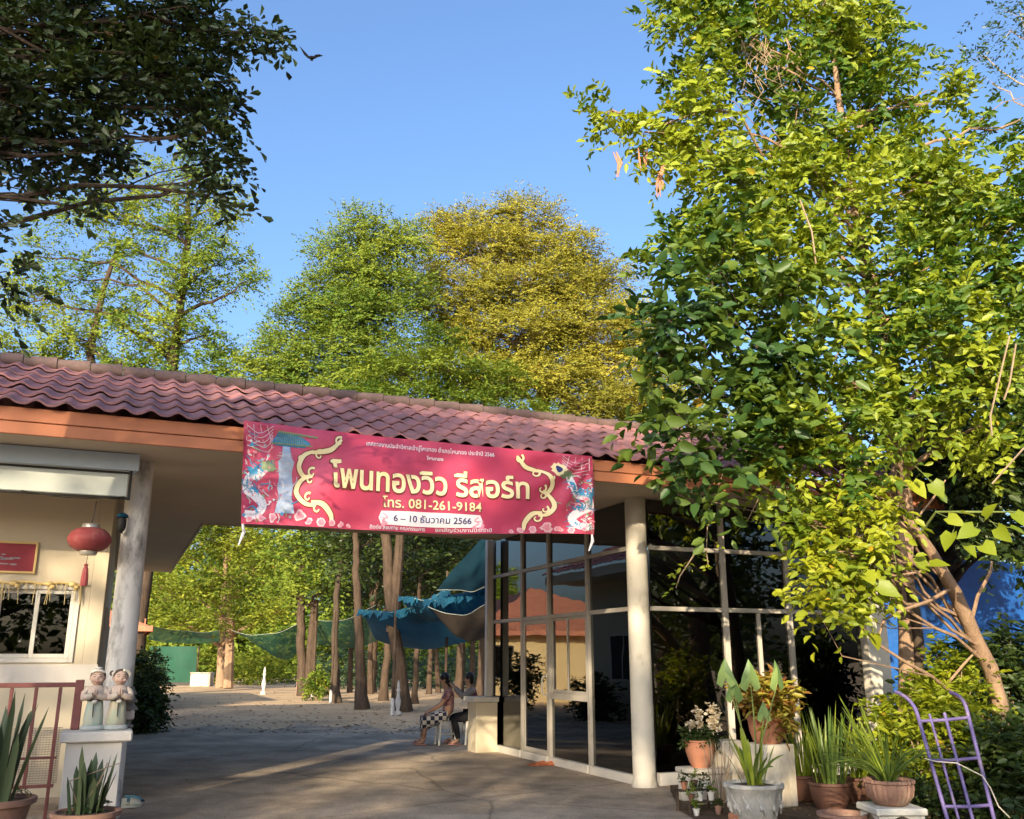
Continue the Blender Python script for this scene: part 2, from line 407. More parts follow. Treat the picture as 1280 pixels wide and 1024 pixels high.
def leaf_geo(P, Dr, N, Ls, Ws, rnd, shape):
    Dr = norm(Dr); S = norm(np.cross(Dr, N)); N2 = np.cross(S, Dr)
    n = len(P); Ls = Ls[:, None]; Ws = Ws[:, None]
    if shape == 'far':
        v = np.stack([P, P + Dr * Ls * .5 + S * Ws * .5, P + Dr * Ls, P + Dr * Ls * .45 - S * Ws * .5], 1).reshape(-1, 3)
        f = np.arange(n * 4).reshape(-1, 4)
        return v, f, rnd
    up_ = N2 * Ws * .16
    tip = P + Dr * Ls - N2 * Ls * .12
    if shape == 'heart':
        v = np.stack([P, P - Dr * Ls * .08 + S * Ws * .34 + up_, P + Dr * Ls * .3 + S * Ws * .52 + up_, P + Dr * Ls * .5, tip,
                      P + Dr * Ls * .3 - S * Ws * .52 + up_, P - Dr * Ls * .08 - S * Ws * .34 + up_], 1)
        q = np.array([[0, 1, 2, 3], [3, 2, 4, 4], [0, 3, 5, 6], [3, 4, 4, 5]])
        # quads only: the two tip triangles are drawn as quads through a mid vertex
        v2 = np.concatenate([v, ((v[:, 2] + v[:, 4]) / 2 + S * Ws * .05)[:, None], ((v[:, 5] + v[:, 4]) / 2 - S * Ws * .05)[:, None]], 1)
        q = np.array([[0, 1, 2, 3], [3, 2, 7, 4], [0, 3, 5, 6], [3, 4, 8, 5]]); k = 9
        v = v2
    elif shape == 'obov':
        v = np.stack([P, P + Dr * Ls * .35 + S * Ws * .28 + up_, P + Dr * Ls * .75 + S * Ws * .5 + up_, tip,
                      P + Dr * Ls * .75 - S * Ws * .5 + up_, P + Dr * Ls * .35 - S * Ws * .28 + up_], 1)
        q = np.array([[0, 1, 2, 3], [0, 3, 4, 5]]); k = 6
    else:
        v = np.stack([P, P + Dr * Ls * .28 + S * Ws * .46 + up_, P + Dr * Ls * .66 + S * Ws * .40 + up_, tip,
                      P + Dr * Ls * .66 - S * Ws * .40 + up_, P + Dr * Ls * .28 - S * Ws * .46 + up_], 1)
        q = np.array([[0, 1, 2, 3], [0, 3, 4, 5]]); k = 6
    f = (np.arange(n)[:, None, None] * k + q[None]).reshape(-1, 4)
    return v.reshape(-1, 3), f, np.repeat(rnd, len(q))

def sprays(C, out, r, ns, nl, Lsp, leafL, aspect, spread=.85, fwd=.55, upw=.25, flat=1.0, jit=.5, tone=None, nup=.5, face=(0, 0, 0)):
    """C clump centres, out outward directions; each clump carries ns sprays with nl leaflets on a drooping stalk"""
    m = len(C)
    o = np.repeat(C, ns, 0) + r.normal(0, 1, (m * ns, 3)) * np.array([1, 1, flat]) * Lsp * .28
    d = np.repeat(out, ns, 0) * .55 + r.normal(0, .75, (m * ns, 3)) * np.array([1, 1, flat]) + np.array([0, 0, upw])
    d = norm(d)
    sl = Lsp * r.uniform(.7, 1.25, m * ns)
    side = norm(np.cross(d, np.array([0, 0, 1.0])) + 1e-6)
    k = m * ns
    t = np.linspace(.12, 1, nl)[None].repeat(k, 0) + r.normal(0, .03, (k, nl))
    sg = np.where(np.arange(nl) % 2 == 0, 1.0, -1.0)[None].repeat(k, 0)
    sg[:, -1] = 0
    P = o[:, None] + d[:, None] * (sl[:, None] * t)[..., None] + np.array([0, 0, -1.0]) * (sl[:, None] * .35 * t ** 2)[..., None]
    Dl = d[:, None] * fwd + side[:, None] * (sg * spread)[..., None] + r.normal(0, .22, (k, nl, 3)) + np.array([0, 0, -.22]) * t[..., None]
    outr = np.repeat(np.repeat(out, ns, 0)[:, None], nl, 1)
    N = np.array([0, 0, nup]) + np.array(face) + outr * .45 + r.normal(0, jit, (k, nl, 3))
    tn = (np.repeat(tone, ns) if tone is not None else np.zeros(k))[:, None] + r.normal(0, .19, (k, nl))
    rn = np.clip(.42 + tn, 0, .84)
    rare = r.random((k, nl)) < .004
    rn = np.where(rare, 1.0, rn)
    LL = leafL * r.uniform(.5, 1.25, (k, nl))
    return P.reshape(-1, 3), Dl.reshape(-1, 3), norm(N.reshape(-1, 3)), LL.ravel(), (LL * aspect * r.uniform(.85, 1.15, (k, nl))).ravel(), rn.ravel()

STREAKS = [(G(a, b)[:2], G(c, d)[:2], w) for a, b, c, d, w in ((362, 987, 512, 947, .2), (335, 1003, 400, 992, .12), (588, 1002, 628, 976, .2), (425, 937, 505, 927, .08))]  # clumps of the unseen casters are cut out so sun reaches these streaks
def streak_keep(Cw):
    g = Cw[:, :2] - np.array([sd[0], sd[1]]) * (Cw[:, 2] / sd[2])[:, None]; keep = np.ones(len(g), bool)
    for a, b, w in STREAKS:
        ab = b - a; t = np.clip(((g - a) @ ab) / (ab @ ab), 0, 1); keep &= np.linalg.norm(g - a - t[:, None] * ab, axis=1) > w + .38
    return keep
def bez(a, b, c, n):
    t = np.linspace(0, 1, n)[:, None]
    return a * (1 - t) ** 2 + 2 * b * t * (1 - t) + c * t ** 2

def tree(name, label, cat, trunk, trad, lobes, leaf, bark, shape='near', leafL=.13, aspect=.5, ns=6, nl=9, Lsp=.5, dens=3.2,
         flat=1.0, jit=.5, twigs=True, group=None, seed=1, px=True, spread=.85, fwd=.55, upw=.25, shell=2.0, limb=True, tonevar=.2, extra=None, gap=.0, stems=None, nup=.5, limbr=.55, face=(0, 0, 0), carve=False):
    """trunk: polyline of world points; lobes: (px, py, radius_px, depth[, depth factor, height factor])"""
    r = np.random.default_rng(seed)
    base = np.array(trunk[0], float)
    root = thing(name, label, cat, base, 0, group)
    tp = np.array(trunk, float) - base
    # finer wavy trunk
    tt = np.linspace(0, 1, len(tp)); fine = np.linspace(0, 1, max(10, 4 * len(tp)))
    tpf = np.stack([np.interp(fine, tt, tp[:, i]) for i in range(3)], 1)
    trf = np.interp(fine, tt, trad)
    tpf[1:-1] += r.normal(0, 1, (len(fine) - 2, 3)) * np.array([1, 1, 0]) * trf[1:-1, None] * .14
    trf[0] *= 1.35; trf[1] *= 1.1
    tb = MB(); tb.tube(tpf, trf, 10)
    for s_ in (stems or []):
        q = np.array(s_[0], float) - base
        tb.tube(q, s_[1], 8)
    C = []; OUT = []; TONE = []
    lb = MB()
    for lo in lobes:
        x, y, Y, rp = lo[:4]
        fy = lo[4] if len(lo) > 4 else 1.0; fz = lo[5] if len(lo) > 5 else 1.0
        if px:
            rp, Y = Y, rp
            c = D(x, y, Y) - base; rx = rp * Y / 1190.0
        else:
            c = np.array([x, y, Y], float) - base; rx = rp
        rad = np.array([rx, rx * fy, rx * fz])
        n = max(3, int(dens * math.pi * rx * rx * (.5 + .5 * fz) / (leafL ** 2 * aspect * .65) / (ns * nl) * (lo[6] if len(lo) > 6 else 1)))
        dr = norm(r.normal(0, 1, (n, 3)))
        q = r.random(n) ** (1 / shell)
        pts = c + dr * q[:, None] * rad * (1 + .26 * np.sin(4 * dr[:, :1] + 3 * dr[:, 2:] + x) * np.sin(5 * dr[:, 1:2] + .7 * x))
        if gap > 0:
            sc = 2.2 / rx
            nz = np.sin(pts[:, 0] * sc * 1.9 + 1) * np.sin(pts[:, 1] * sc * 1.7 + 2) * np.sin(pts[:, 2] * sc * 2.3)
            keep = nz > -1 + gap
            keep |= r.random(n) > .8
            pts = pts[keep]; dr = dr[keep]
        if carve:
            kp = streak_keep(pts + base); pts = pts[kp]; dr = dr[kp]
            if len(pts) == 0: continue
        C.append(pts); OUT.append(norm(dr * np.array([1, 1, .8]) + np.array([0, 0, .15])))
        tv = r.normal(0, tonevar) 
        TONE.append(tv + r.normal(0, tonevar * .6, len(pts)))
        if limb:
            zs = c[2] - .35 * np.linalg.norm(c[:2]) - .2 * rx
            i = int(np.clip(np.argmin(np.abs(tpf[:, 2] - zs)), min(3, len(tpf) - 1), len(tpf) - 1))
            a = tpf[i]; mid = (a + c) / 2 + np.array([0, 0, .12 * np.linalg.norm(c - a)]) + r.normal(0, .06, 3) * np.linalg.norm(c - a)
            ln = bez(a, mid, c, 8); r0 = trf[i] * limbr
            ln[1:-1] += r.normal(0, .02, (6, 3)) * np.linalg.norm(c - a)
            lb.tube(ln, np.linspace(r0, max(.012, r0 * .22), 8), 6)
            if twigs:
                for p in pts[::2]:
                    j = r.integers(3, 8); s0 = ln[j]
                    m2 = (s0 + p) / 2 + r.normal(0, .08, 3) * np.linalg.norm(p - s0)
                    lb.tube(np.array([s0, m2, p]), [max(.008, r0 * .14), max(.006, r0 * .08), .004], 4, False)
    if extra:
        for e in extra: lb.tube(np.array(e[0]) - base, e[1], 6)
    C = np.concatenate(C); OUT = np.concatenate(OUT); TONE = np.concatenate(TONE)
    a = sprays(C, OUT, r, ns, nl, Lsp, leafL, aspect, spread, fwd, upw, flat, jit, TONE, nup, face)
    v, f, rn = leaf_geo(*a, shape)
    trunk_o = tb.build('trunk', bark, root, True)
    if lb.f: lb.build('branches', bark, root, True)
    mesh_from_np('crown', v, f, rn, leaf, root)
    return root

def skin_mesh(name, nodes, edges, root, mat, parent, sub=2):
    """one continuous surface grown round a jointed skeleton"""
    keys = list(nodes); ix = {k: i for i, k in enumerate(keys)}
    me = bpy.data.meshes.new(name + "_skeleton")
    me.from_pydata([nodes[k][0] for k in keys], [(ix[a], ix[b]) for a, b in edges], [])
    o = bpy.data.objects.new(name + "_skeleton", me); COL.objects.link(o)
    o.modifiers.new("skin", 'SKIN')
    sv = me.skin_vertices[0].data if me.skin_vertices else None
    if sv is None:
        bm = bmesh.new(); bm.from_mesh(me); bm.verts.layers.skin.verify(); bm.to_mesh(me); bm.free(); sv = me.skin_vertices[0].data
    for k in keys:
        q = nodes[k][1]; q = (q, q) if np.isscalar(q) else q
        sv[ix[k]].radius = q; sv[ix[k]].use_root = (k == root)
    sb = o.modifiers.new("sub", 'SUBSURF'); sb.levels = sub; sb.render_levels = sub
    dg = bpy.context.evaluated_depsgraph_get()
    res = bpy.data.meshes.new_from_object(o.evaluated_get(dg))
    bpy.data.objects.remove(o); bpy.data.meshes.remove(me)
    res.name = name; res.materials.clear()
    return link(name, res, mat, parent, True)

def blades(name, base, n, length, width, spread, mat, parent, seed=0, droop=.5, seg=5, lean=(0, 0), rad=.06, tipw=.15, lmin=.6):
    """strap leaves rising from a pot: folded tapering strips that arch over"""
    r = np.random.default_rng(seed); V_, F_, Rn = [], [], []
    for i in range(n):
        a = r.uniform(0, 2 * math.pi); h = np.array([math.cos(a), math.sin(a), 0])
        ln = length * r.uniform(lmin, 1.05); sp = spread * r.uniform(.3, 1.1)
        d = norm(np.array([h[0] * sp + lean[0], h[1] * sp + lean[1], 1.0]))
        p0 = np.array(base) + h * rad * r.uniform(0, 1)
        sd_ = norm(np.cross(d, h) + 1e-6 * 1); sd_ = norm(sd_ + r.normal(0, .3, 3))
        nn = norm(np.cross(sd_, d)); b = len(V_); rv = float(np.clip(r.normal(.5, .22), 0, 1))
        for k in range(seg + 1):
            t = k / seg
            c = p0 + d * ln * t + h * ln * droop * sp * t ** 2 * .6 - np.array([0, 0, 1]) * ln * droop * sp * .8 * t ** 2.4
            w = width * (.55 + .9 * t - 1.45 * t * t) if t < .999 else width * .02
            w = max(w, width * .03) if t > .9 else max(w, width * tipw)
            V_ += [c - sd_ * w, c + nn * w * .25 * -1, c + sd_ * w]
        for k in range(seg):
            q = b + k * 3
            F_ += [(q, q + 1, q + 4, q + 3), (q + 1, q + 2, q + 5, q + 4)]; Rn += [rv, min(1, rv + .08)]
    return mesh_from_np(name, np.array(V_), np.array(F_), np.array(Rn), mat, parent, True)

def leafball(name, C, out, leaf, parent, seed=0, ns=5, nl=7, Lsp=.25, leafL=.09, aspect=.5, shape='near', **kw):
    r = np.random.default_rng(seed)
    a = sprays(np.array(C, float), norm(np.array(out, float)), r, ns, nl, Lsp, leafL, aspect, tone=r.normal(0, .15, len(C)), **kw)
    return mesh_from_np(name, *leaf_geo(*a, shape), leaf, parent)

def ball_pts(c, rad, n, seed, zmin=-9):
    r = np.random.default_rng(seed); d = norm(r.normal(0, 1, (n, 3))); q = r.random(n) ** .5
    p = np.array(c) + d * q[:, None] * np.array(rad); d[:, 2] += .3
    p[:, 2] = np.maximum(p[:, 2], zmin)
    return p, d

# ------------------------------------------------------------------ ground
def sheet(name, pts, z, mat, lift=None, sub=0):
    bm = bmesh.new()
    vs = [bm.verts.new((p[0], p[1], z)) for p in pts]
    bm.faces.new(vs); me = bpy.data.meshes.new(name); bm.to_mesh(me); bm.free()
    o = link(name, me, mat); o["kind"] = "structure"
    return o

sheet('ground', [(-300, -120), (300, -120), (300, 500), (-300, 500)], 0.0, M['dirt'])
rr = np.random.default_rng(3)
far_edge = [G(x, y + rr.normal(0, 2.0)) for x, y in [(150, 913), (185, 908), (225, 911), (262, 908), (300, 911), (340, 913), (380, 909), (420, 910), (455, 907), (490, 910), (520, 907), (555, 912), (590, 916), (618, 922)]]
drive = [(-14, -9), (9, -9), W(.2, -4.5)[:2] + np.array([.2, -2.5]), G(905, 1024)[:2] + np.array([-.1, -.2]), G(835, 985)[:2], W(.3, 0)[:2], W(.3, 5.5)[:2]]
drive += [p[:2] for p in far_edge[::-1]] + [W(-6.7, 8)[:2], W(-6.7, -.5)[:2], W(-14, -.5)[:2]]
sheet('driveway', drive, 0.004, M['concrete'])
bed = [G(838, 990), W(.35, -.05), W(9, -.05), W(9, -6), (7, 3, 0), G(930, 1060)[:3], G(850, 1015)]
sheet('garden_bed', bed, 0.012, M['soil'])

# fallen leaves, uncountable
r = np.random.default_rng(11)
def litter(n, gen, seed, size=(.05, .11)):
    q = np.array([gen() for _ in range(n)])
    a = r.uniform(0, 6.28, n)
    d = np.stack([np.cos(a), np.sin(a), r.normal(0, .15, n)], 1)
    N = np.array([0, 0, 1.0]) + r.normal(0, .25, (n, 3))
    l = r.uniform(*size, n)
    return leaf_geo(q, d, N, l, l * .5, r.random(n), 'far')
def g1():
    x = r.uniform(200, 600); y = 856 + 62 * r.random() ** .8
    p = G(x, y); p[2] = .012; return p
def g2():
    u = r.uniform(.2, 6); v = r.uniform(-4, -.2); p = W(u, v, .03); return p
def g3():
    x = r.uniform(170, 830); y = r.uniform(915, 1024); p = G(x, y); p[2] = .012; return p
parts = [litter(1500, g1, 1, (.06, .16)), litter(500, g2, 2), litter(190, g3, 3, (.015, .05))]
vv, ff, rn = [], [], []; b = 0
for a_, f_, n_ in parts:
    vv.append(a_); ff.append(f_ + b); rn.append(n_); b += len(a_)
o = mesh_from_np('leaf_litter', np.concatenate(vv), np.concatenate(ff), np.concatenate(rn), L['litter'])
setp(o, 'dry brown leaves scattered over the dirt yard', 'fallen leaves', None, 'stuff')

# ------------------------------------------------------------------ gate canopy (frame: x = along the eave, y = into the yard)
ZS, ZE, VE = 3.78, 4.06, -1.17     # soffit, tile edge height, tile edge
VR, ZR, VB = 1.86, 5.33, 4.95
canopy = thing('gate_canopy', 'long gate roof with red-brown wavy tiles over the driveway', 'gate roof', O, ANG)
PITCH = .268
def tile_slope(name, u0, u1, v0, z0, v1, z1, rows, parent, axis=0):
    mb = MB(); nper = 8
    nu = int((u1 - u0) / PITCH * nper)
    us = np.linspace(u0, u1, nu + 1)
    wv = .052 * np.abs(np.cos(math.pi * us / PITCH)) ** 3.2
    jr = np.random.default_rng(5)
    for i in range(rows):
        a = i / rows; b_ = min(1.0, (i + 1) / rows + .12 / rows)
        tilei = np.floor(us / PITCH + .5).astype(int)
        jit = jr.normal(0, .004, tilei.max() - tilei.min() + 2)[tilei - tilei.min()]
        vs = []
        for t, lift in ((a, .030), (a, .052), (b_, .012)):
            v = v0 + (v1 - v0) * t; z = z0 + (z1 - z0) * t + lift
            for k, u in enumerate(us):
                vs.append((u, v, z + wv[k] + jit[k]) if axis == 0 else (v, u, z + wv[k] + jit[k]))
        n = nu + 1
        fs = []
        for k in range(nu):
            fs.append((k, k + 1, n + k + 1, n + k)); fs.append((n + k, n + k + 1, 2 * n + k + 1, 2 * n + k))
        mb.add(vs, fs)
    return mb.build(name, M['tile'], parent, True)
tile_slope('front_roof_slope', -12, 4.7, VE, ZE - .05, VR, ZR - .05, 6, canopy)
tile_slope('rear_roof_slope', -12, 4.7, VB, ZE - .05, VR, ZR - .05, 6, canopy)
mb = MB()
for k in range(42):
    u = -12 + k * .4
    if u + .4 > 4.75: break
    mb.tube([(u, VR, ZR + .015), (u + .39, VR, ZR + .03)], [.085, .095], 12)
mb.build('ridge_cap', M['ridge'], canopy, True)
mb = MB()
mb.box((-12, -1.06, 3.76), (.55, -1.02, 3.885), .005)
mb.box((-12, -1.075, 3.89), (.55, -1.035, 4.03), .005)
mb.box((.553, -1.06, 3.76), (4.7, -1.02, 3.885), .005)
mb.box((.553, -1.075, 3.89), (4.7, -1.035, 4.03), .005)
mb.build('fascia_board', M['fascia'], canopy)
mb = MB()
mb.box((-12, -1.018, ZS), (4.7, VB - .1, ZS + .05), .003)
mb.build('soffit', M['soffit'], canopy)
mb = MB()
mb.box((-5.39, VB - .098, 3.75), (-.05, VB - .06, 4.0), .004)
mb.build('rear_beam', M['soffit'], canopy)
mb = MB(); mb.lathe([(.17, 0), (.165, .06), (.150, .1), (.146, 2), (.143, ZS - .003)], (.0, 0, 0), 24)
mb.build('column', M['column'], canopy, True)
mb = MB(); mb.lathe([(.155, 0), (.15, 1.2), (.140, 2.4), (.136, ZS - .003)], (-6.46, .06, 0), 24)
pil = mb.build('column', M['pillar'], canopy, True)

# ------------------------------------------------------------------ reception office (left)
office = thing('reception_office', 'cream reception building beside the driveway with sliding window', 'building', O, ANG)
def wall_with_holes(mb, x0, x1, y0, y1, z0, z1, holes):
    """wall slab along x with rectangular openings (x0,x1,z0,z1), sorted in x"""
    cx = x0
    for hx0, hx1, hz0, hz1 in holes:
        mb.box((cx, y0, z0), (hx0, y1, z1), 0)
        mb.box((hx0, y0, z0), (hx1, y1, hz0), 0); mb.box((hx0, y0, hz1), (hx1, y1, z1), 0)
        cx = hx1
    mb.box((cx, y0, z0), (x1, y1, z1), 0)
def boxq(mb, lo, hi): mb.box(lo, hi, .002)
mb = MB()
wall_with_holes(mb, -12, -6.86, .8, .95, 0, ZS - .002, [(-7.86, -6.96, 1.56, 2.42)])
wl = mb.build('front_wall', M['cream'], office)
mb = MB(); mb.box((-6.858, .8, 0), (-6.7, 14.3, ZS - .002), .004)
mb.box((-12, 14.15, 0), (-6.86, 14.3, ZS - .002), .003)
mb.build('side_wall', M['cream'], office)
mb = MB(); mb.box((-12, .79, 1.30), (-6.69, .80, 1.54), .002); mb.build('sill_band', M['white'], office)
mb = MB(); mb.box((-12, VB - .096, ZS - .001), (-5.4, 14.6, ZS + .05), .003)
mb.box((-5.398, VB - .04, 3.76), (-5.36, 14.6, 4.0), .004)
mb.build('side_soffit', M['soffit'], office)
tile_slope('side_roof_slope', VB + .1, 14.8, -5.28, ZE - .05, -8.6, ZR - .05, 6, office, axis=1)
mb = MB(); mb.box((-11.9, 2.4, 0), (-6.9, 2.5, ZS - .01), .003); mb.build('dark_backing', M['dark'], office)  # dark panel put in behind the window so the room reads unlit
# sliding window
wf = MB()
def wframe(mb, u0, u1, v0, v1, z0, z1, t):
    mb.box((u0, v0, z0), (u0 + t, v1, z1), .004); mb.box((u1 - t, v0, z0), (u1, v1, z1), .004)
    mb.box((u0 + t, v0, z0), (u1 - t, v1, z0 + t), .004); mb.box((u0 + t, v0, z1 - t), (u1 - t, v1, z1), .004)
wframe(wf, -7.86, -6.96, .775, .93, 1.56, 2.42, .05)
win = wf.build('sliding_window', M['wframe'], office)
mb = MB(); wframe(mb, -7.42, -7.012, .80, .83, 1.612, 2.368, .045); sf = mb.build('sash', M['wframe'], win)
mb = MB(); wframe(mb, -7.808, -7.38, .85, .88, 1.612, 2.368, .045); mb.build('sash', M['wframe'], win)
mb = MB(); mb.box((-7.374, .812, 1.658), (-7.058, .816, 2.322), 0.0005); mb.build('pane', M['wglass'], sf)
mb = MB(); mb.box((-7.762, .862, 1.658), (-7.426, .866, 2.322), 0.0005); mb.build('pane', M['wglass'], win)
# side windows facing the drive
for v0 in (3.2, 7.4, 11.6):
    mb = MB()
    mb.box((-6.698, v0, 1.0), (-6.66, v0 + .06, 2.3), .004); mb.box((-6.698, v0 + 1.34, 1.0), (-6.66, v0 + 1.4, 2.3), .004)
    mb.box((-6.698, v0 + .062, 1.0), (-6.66, v0 + 1.338, 1.06), .004); mb.box((-6.698, v0 + .062, 2.24), (-6.66, v0 + 1.338, 2.3), .004)
    mb.box((-6.697, v0 + .67, 1.062), (-6.665, v0 + .73, 2.238), .004)
    w2 = mb.build('window', M['wframe'], office)
    mb = MB(); mb.box((-6.699, v0 + .062, 1.062), (-6.68, v0 + 1.338, 2.238), .001); mb.build('pane', M['dark'], w2)

# awning boxes hung in front of the office
aw = thing('awning_box', 'pale blue metal awning casing with white valance on cream office', 'awning', O, ANG)
mb = MB(); mb.box((-10.5, -.42, 3.60), (-6.50, -.08, 3.77), .02)
mb.add([(-10.5, -.46, 3.585), (-6.49, -.46, 3.585), (-6.49, -.43, 3.77), (-10.5, -.43, 3.77), (-10.5, -.425, 3.585), (-6.49, -.425, 3.585), (-6.49, -.422, 3.77), (-10.5, -.422, 3.77)],
       [(0, 1, 2, 3), (4, 7, 6, 5), (0, 4, 5, 1), (1, 5, 6, 2), (2, 6, 7, 3)])
mb.build('casing', M['awning'], aw)
mb = MB(); mb.box((-10.5, -.40, 3.30), (-6.58, -.375, 3.55), .008); mb.build('valance', M['awning2'], aw)
mb = MB(); mb.tube([(-10.5, -.39, 3.285), (-6.56, -.39, 3.285)], .014, 8); mb.box((-6.575, -.41, 3.27), (-6.545, -.36, 3.595), .004)
mb.tube([(-10.5, -.39, 3.565), (-6.56, -.39, 3.565)], .012, 8)
cable = [(-7.6 + .1 * k, -.41, 3.30 - .045 * math.sin(math.pi * k / 10)) for k in range(11)]; mb.tube(cable, .006, 6)
mb.build('bottom_rail', M['dark'], aw)

# red plaque
pq = thing('framed_plaque', 'dark red plaque in a gold frame on the cream wall', 'plaque', O, ANG)
mb = MB(); wframe(mb, -8.25, -7.46, .765, .798, 2.54, 2.90, .025); mb.build('frame', M['gold'], pq)
mb = MB(); mb.box((-8.224, .775, 2.566), (-7.486, .79, 2.874), .002); mb.build('board', M['frame_red'], pq)
mb = MB()
for k in range(22):
    c = random.gauss(0, .5); mb.ell((-7.86 + .13 * random.gauss(0, 1), .773, 2.70 + .03 * random.gauss(0, 1)), (random.uniform(.02, .06), .003, random.uniform(.006, .014)), 8, 4)
mb.build('print', M['plaque_ink'], pq)

# straw fringe over the window
fr = thing('straw_fringe', 'straw garland with hanging strands along the window head', 'garland', O, ANG)
mb = MB(); pts = [(-8 + .1 * k, .755, 2.44 + .012 * math.sin(k * 1.7)) for k in range(12)]; mb.tube(pts, .013, 6); mb.build('cord', M['gold'], fr)
mb = MB()
for k in range(46):
    u = random.uniform(-7.9, -6.95); ln = random.choice([.06, .07, .09, .12, .2, .24]); dx = random.gauss(0, .015)
    mb.tube([(u, .75, 2.44), (u + dx, .748, 2.44 - ln * .5), (u + dx * 1.6, .75, 2.44 - ln)], [.006, .005, .003], 4)
mb.build('strands', M['straw'], fr)
mb = MB()
for u in (-7.66, -7.30, -7.05): mb.ell((u, .745, 2.43), (.05, .03, .03), 9, 6); mb.ell((u + .04, .74, 2.40), (.03, .02, .025), 8, 5)
mb.build('flowers', M['gold'], fr, True)

# red paper lantern
lan = thing('paper_lantern', 'red ribbed oval lantern with tassel hanging by the pillar', 'lantern', W(-6.9, -.25, 2.84), ANG)
mb = MB(); prof = [(.09, .125), (.14, .11), (.19, .07), (.215, .02), (.22, 0), (.215, -.02), (.19, -.07), (.14, -.11), (.09, -.125)]
mb.lathe(prof[::-1], (0, 0, 0), 48, 1, 1, 24, .018); mb.build('shade', M['red'], lan, True)
mb = MB(); mb.lathe([(.055, .12), (.095, .12), (.095, .145), (.085, .165), (.05, .168)], (0, 0, 0), 20); mb.build('top_cap', M['silver'], lan, True)
mb = MB(); mb.lathe([(.05, -.168), (.08, -.165), (.092, -.145), (.092, -.12), (.06, -.12)], (0, 0, 0), 20); mb.build('bottom_cap', M['silver'], lan, True)
mb = MB(); mb.tube([(0, 0, .165), (.012, 0, .24), (.02, 0, .34), (.02, 0, .42)], .006, 6); mb.tube([(0, 0, -.165), (-.005, 0, -.27)], .003, 5); mb.build('cord', M['dark'], lan)
mb = MB(); mb.lathe([(.036, -.49), (.034, -.40), (.026, -.31), (.014, -.285), (.022, -.27), (.008, -.255)], (-.005, 0, 0), 20, 1, 1, 10, .06); mb.build('tassel', M['red'], lan, True)

# small wall lamp on the pillar
wl_ = thing('pillar_lamp', 'small black lamp with blue cap fixed to the stained pillar', 'lamp', W(-6.6, -.10, 3.06), ANG)
mb = MB(); mb.lathe([(.03, -.10), (.045, -.06), (.045, .03), (.03, .05)], (0, -.05, 0), 12); mb.box((-.02, -.03, -.12), (.02, .03, -.08), .004); mb.build('lamp_body', M['dark'], wl_, True)
mb = MB(); mb.lathe([(.062, .052), (.055, .08), (.02, .10), (.0001, .102)], (0, -.05, 0), 14); mb.build('lamp_cap', M['tarp'], wl_, True)

# ------------------------------------------------------------------ gate pier with railing
gp = thing('gate_pier', 'white gate pier with flat cap at the foot of the stained pillar', 'pier', O, ANG)
mb = MB(); mb.box((-6.87, -.95, 0), (-6.37, -.45, .83), .008); mb.build('pier_body', M['white'], gp)
mb = MB(); mb.box((-6.93, -1.01, .832), (-6.29, -.39, .925), .012); mb.build('pier_cap', M['white'], gp)
rl = thing('entrance_railing', 'red-brown metal railing with wire mesh left of gate pier', 'railing', O, ANG)
mb = MB(); mb.box((-9, -.62, 1.33), (-6.86, -.57, 1.375), .005); mb.build('top_rail', M['rail'], rl)
mb = MB(); mb.box((-6.86, -.64, .928), (-6.78, -.56, 1.40), .006); mb.build('end_post', M['rail'], rl)
mb = MB(); mb.box((-9, -.61, .40), (-6.95, -.58, .43), .004); mb.build('bottom_rail', M['rail'], rl)
mb = MB(); mb.box((-9, -.61, .66), (-6.95, -.58, .68), .004); mb.build('middle_rail', M['rail'], rl)
for k in range(10):
    u = -6.99 - k * .215
    mb = MB(); mb.box((u - .016, -.605, .1 if k % 3 == 0 else .43), (u + .016, -.575, 1.328), .004); mb.build('bar', M['rail'], rl)
mb = MB()
for k in range(24): mb.tube([(-9, -.569, .44 + k * .022), (-6.93, -.569, .44 + k * .022)], .0035, 4, False)
for k in range(80): mb.tube([(-9 + k * .0262, -.566, .43), (-9 + k * .0262, -.566, .955)], .0022, 4, False)
mb.build('mesh_panel', M['mesh'], rl)
st = thing('office_step', 'low concrete step in front of the cream office', 'step', O, ANG)
mb = MB(); mb.box((-12, -.52, 0.004), (-6.9, .79, .14), .015); mb.build('step_slab', M['concrete'], st)

# right-hand half post with the yellow lit face
rp = thing('drive_pier', 'cream pier with flat cap beside the seated people', 'pier', O, ANG)
mb = MB(); mb.box((-.47, 4.98, 0), (-.06, 5.40, .85), .008); mb.build('pier_body', M['cream'], rp)
mb = MB(); mb.box((-.54, 4.92, .852), (.0 - .052, 5.46, .945), .01); mb.build('pier_cap', M['white'], rp)
mb = MB(); mb.box((-.22, 5.12, .947), (-.10, 5.24, ZS - .003), .006); mb.build('post', M['white'], rp)

# ------------------------------------------------------------------ glass office (right)
go = thing('glass_office', 'glass-walled office with dark tinted panes under the gate roof', 'building', O, ANG)
mv = [.16, 1.45, 2.83, 3.93, 5.36]; zr = [.12, 2.27, 3.10, ZS - .004]
mb = MB()
for v in mv[1:]:
    mb.box((-.045, v - .04, .0), (.045, v + .04, ZS - .004), .004)
for a, b_ in zip(mv[:-1], mv[1:]):
    lo = a + .042; hi = b_ - .042
    for z in (2.27, 3.10): mb.box((-.04, lo, z - .03), (.04, hi, z + .03), .004)
mb.build('side_glazing_frame', M['alu'], go)
mb = MB(); 
for a, b_ in zip(mv[:-1], mv[1:]): mb.box((-.07, a + .042, .005), (.05, b_ - .042, .12), .006)
mb.build('side_sill', M['white'], go)
mu = [.16, 1.40, 2.52, 3.86]
mb = MB()
for u in mu[1:-1]: mb.box((u - .04, -.045, 0), (u + .04, .045, ZS - .004), .004)
mb.box((1.94, -.04, 1.1), (1.99, .04, 2.238), .004)
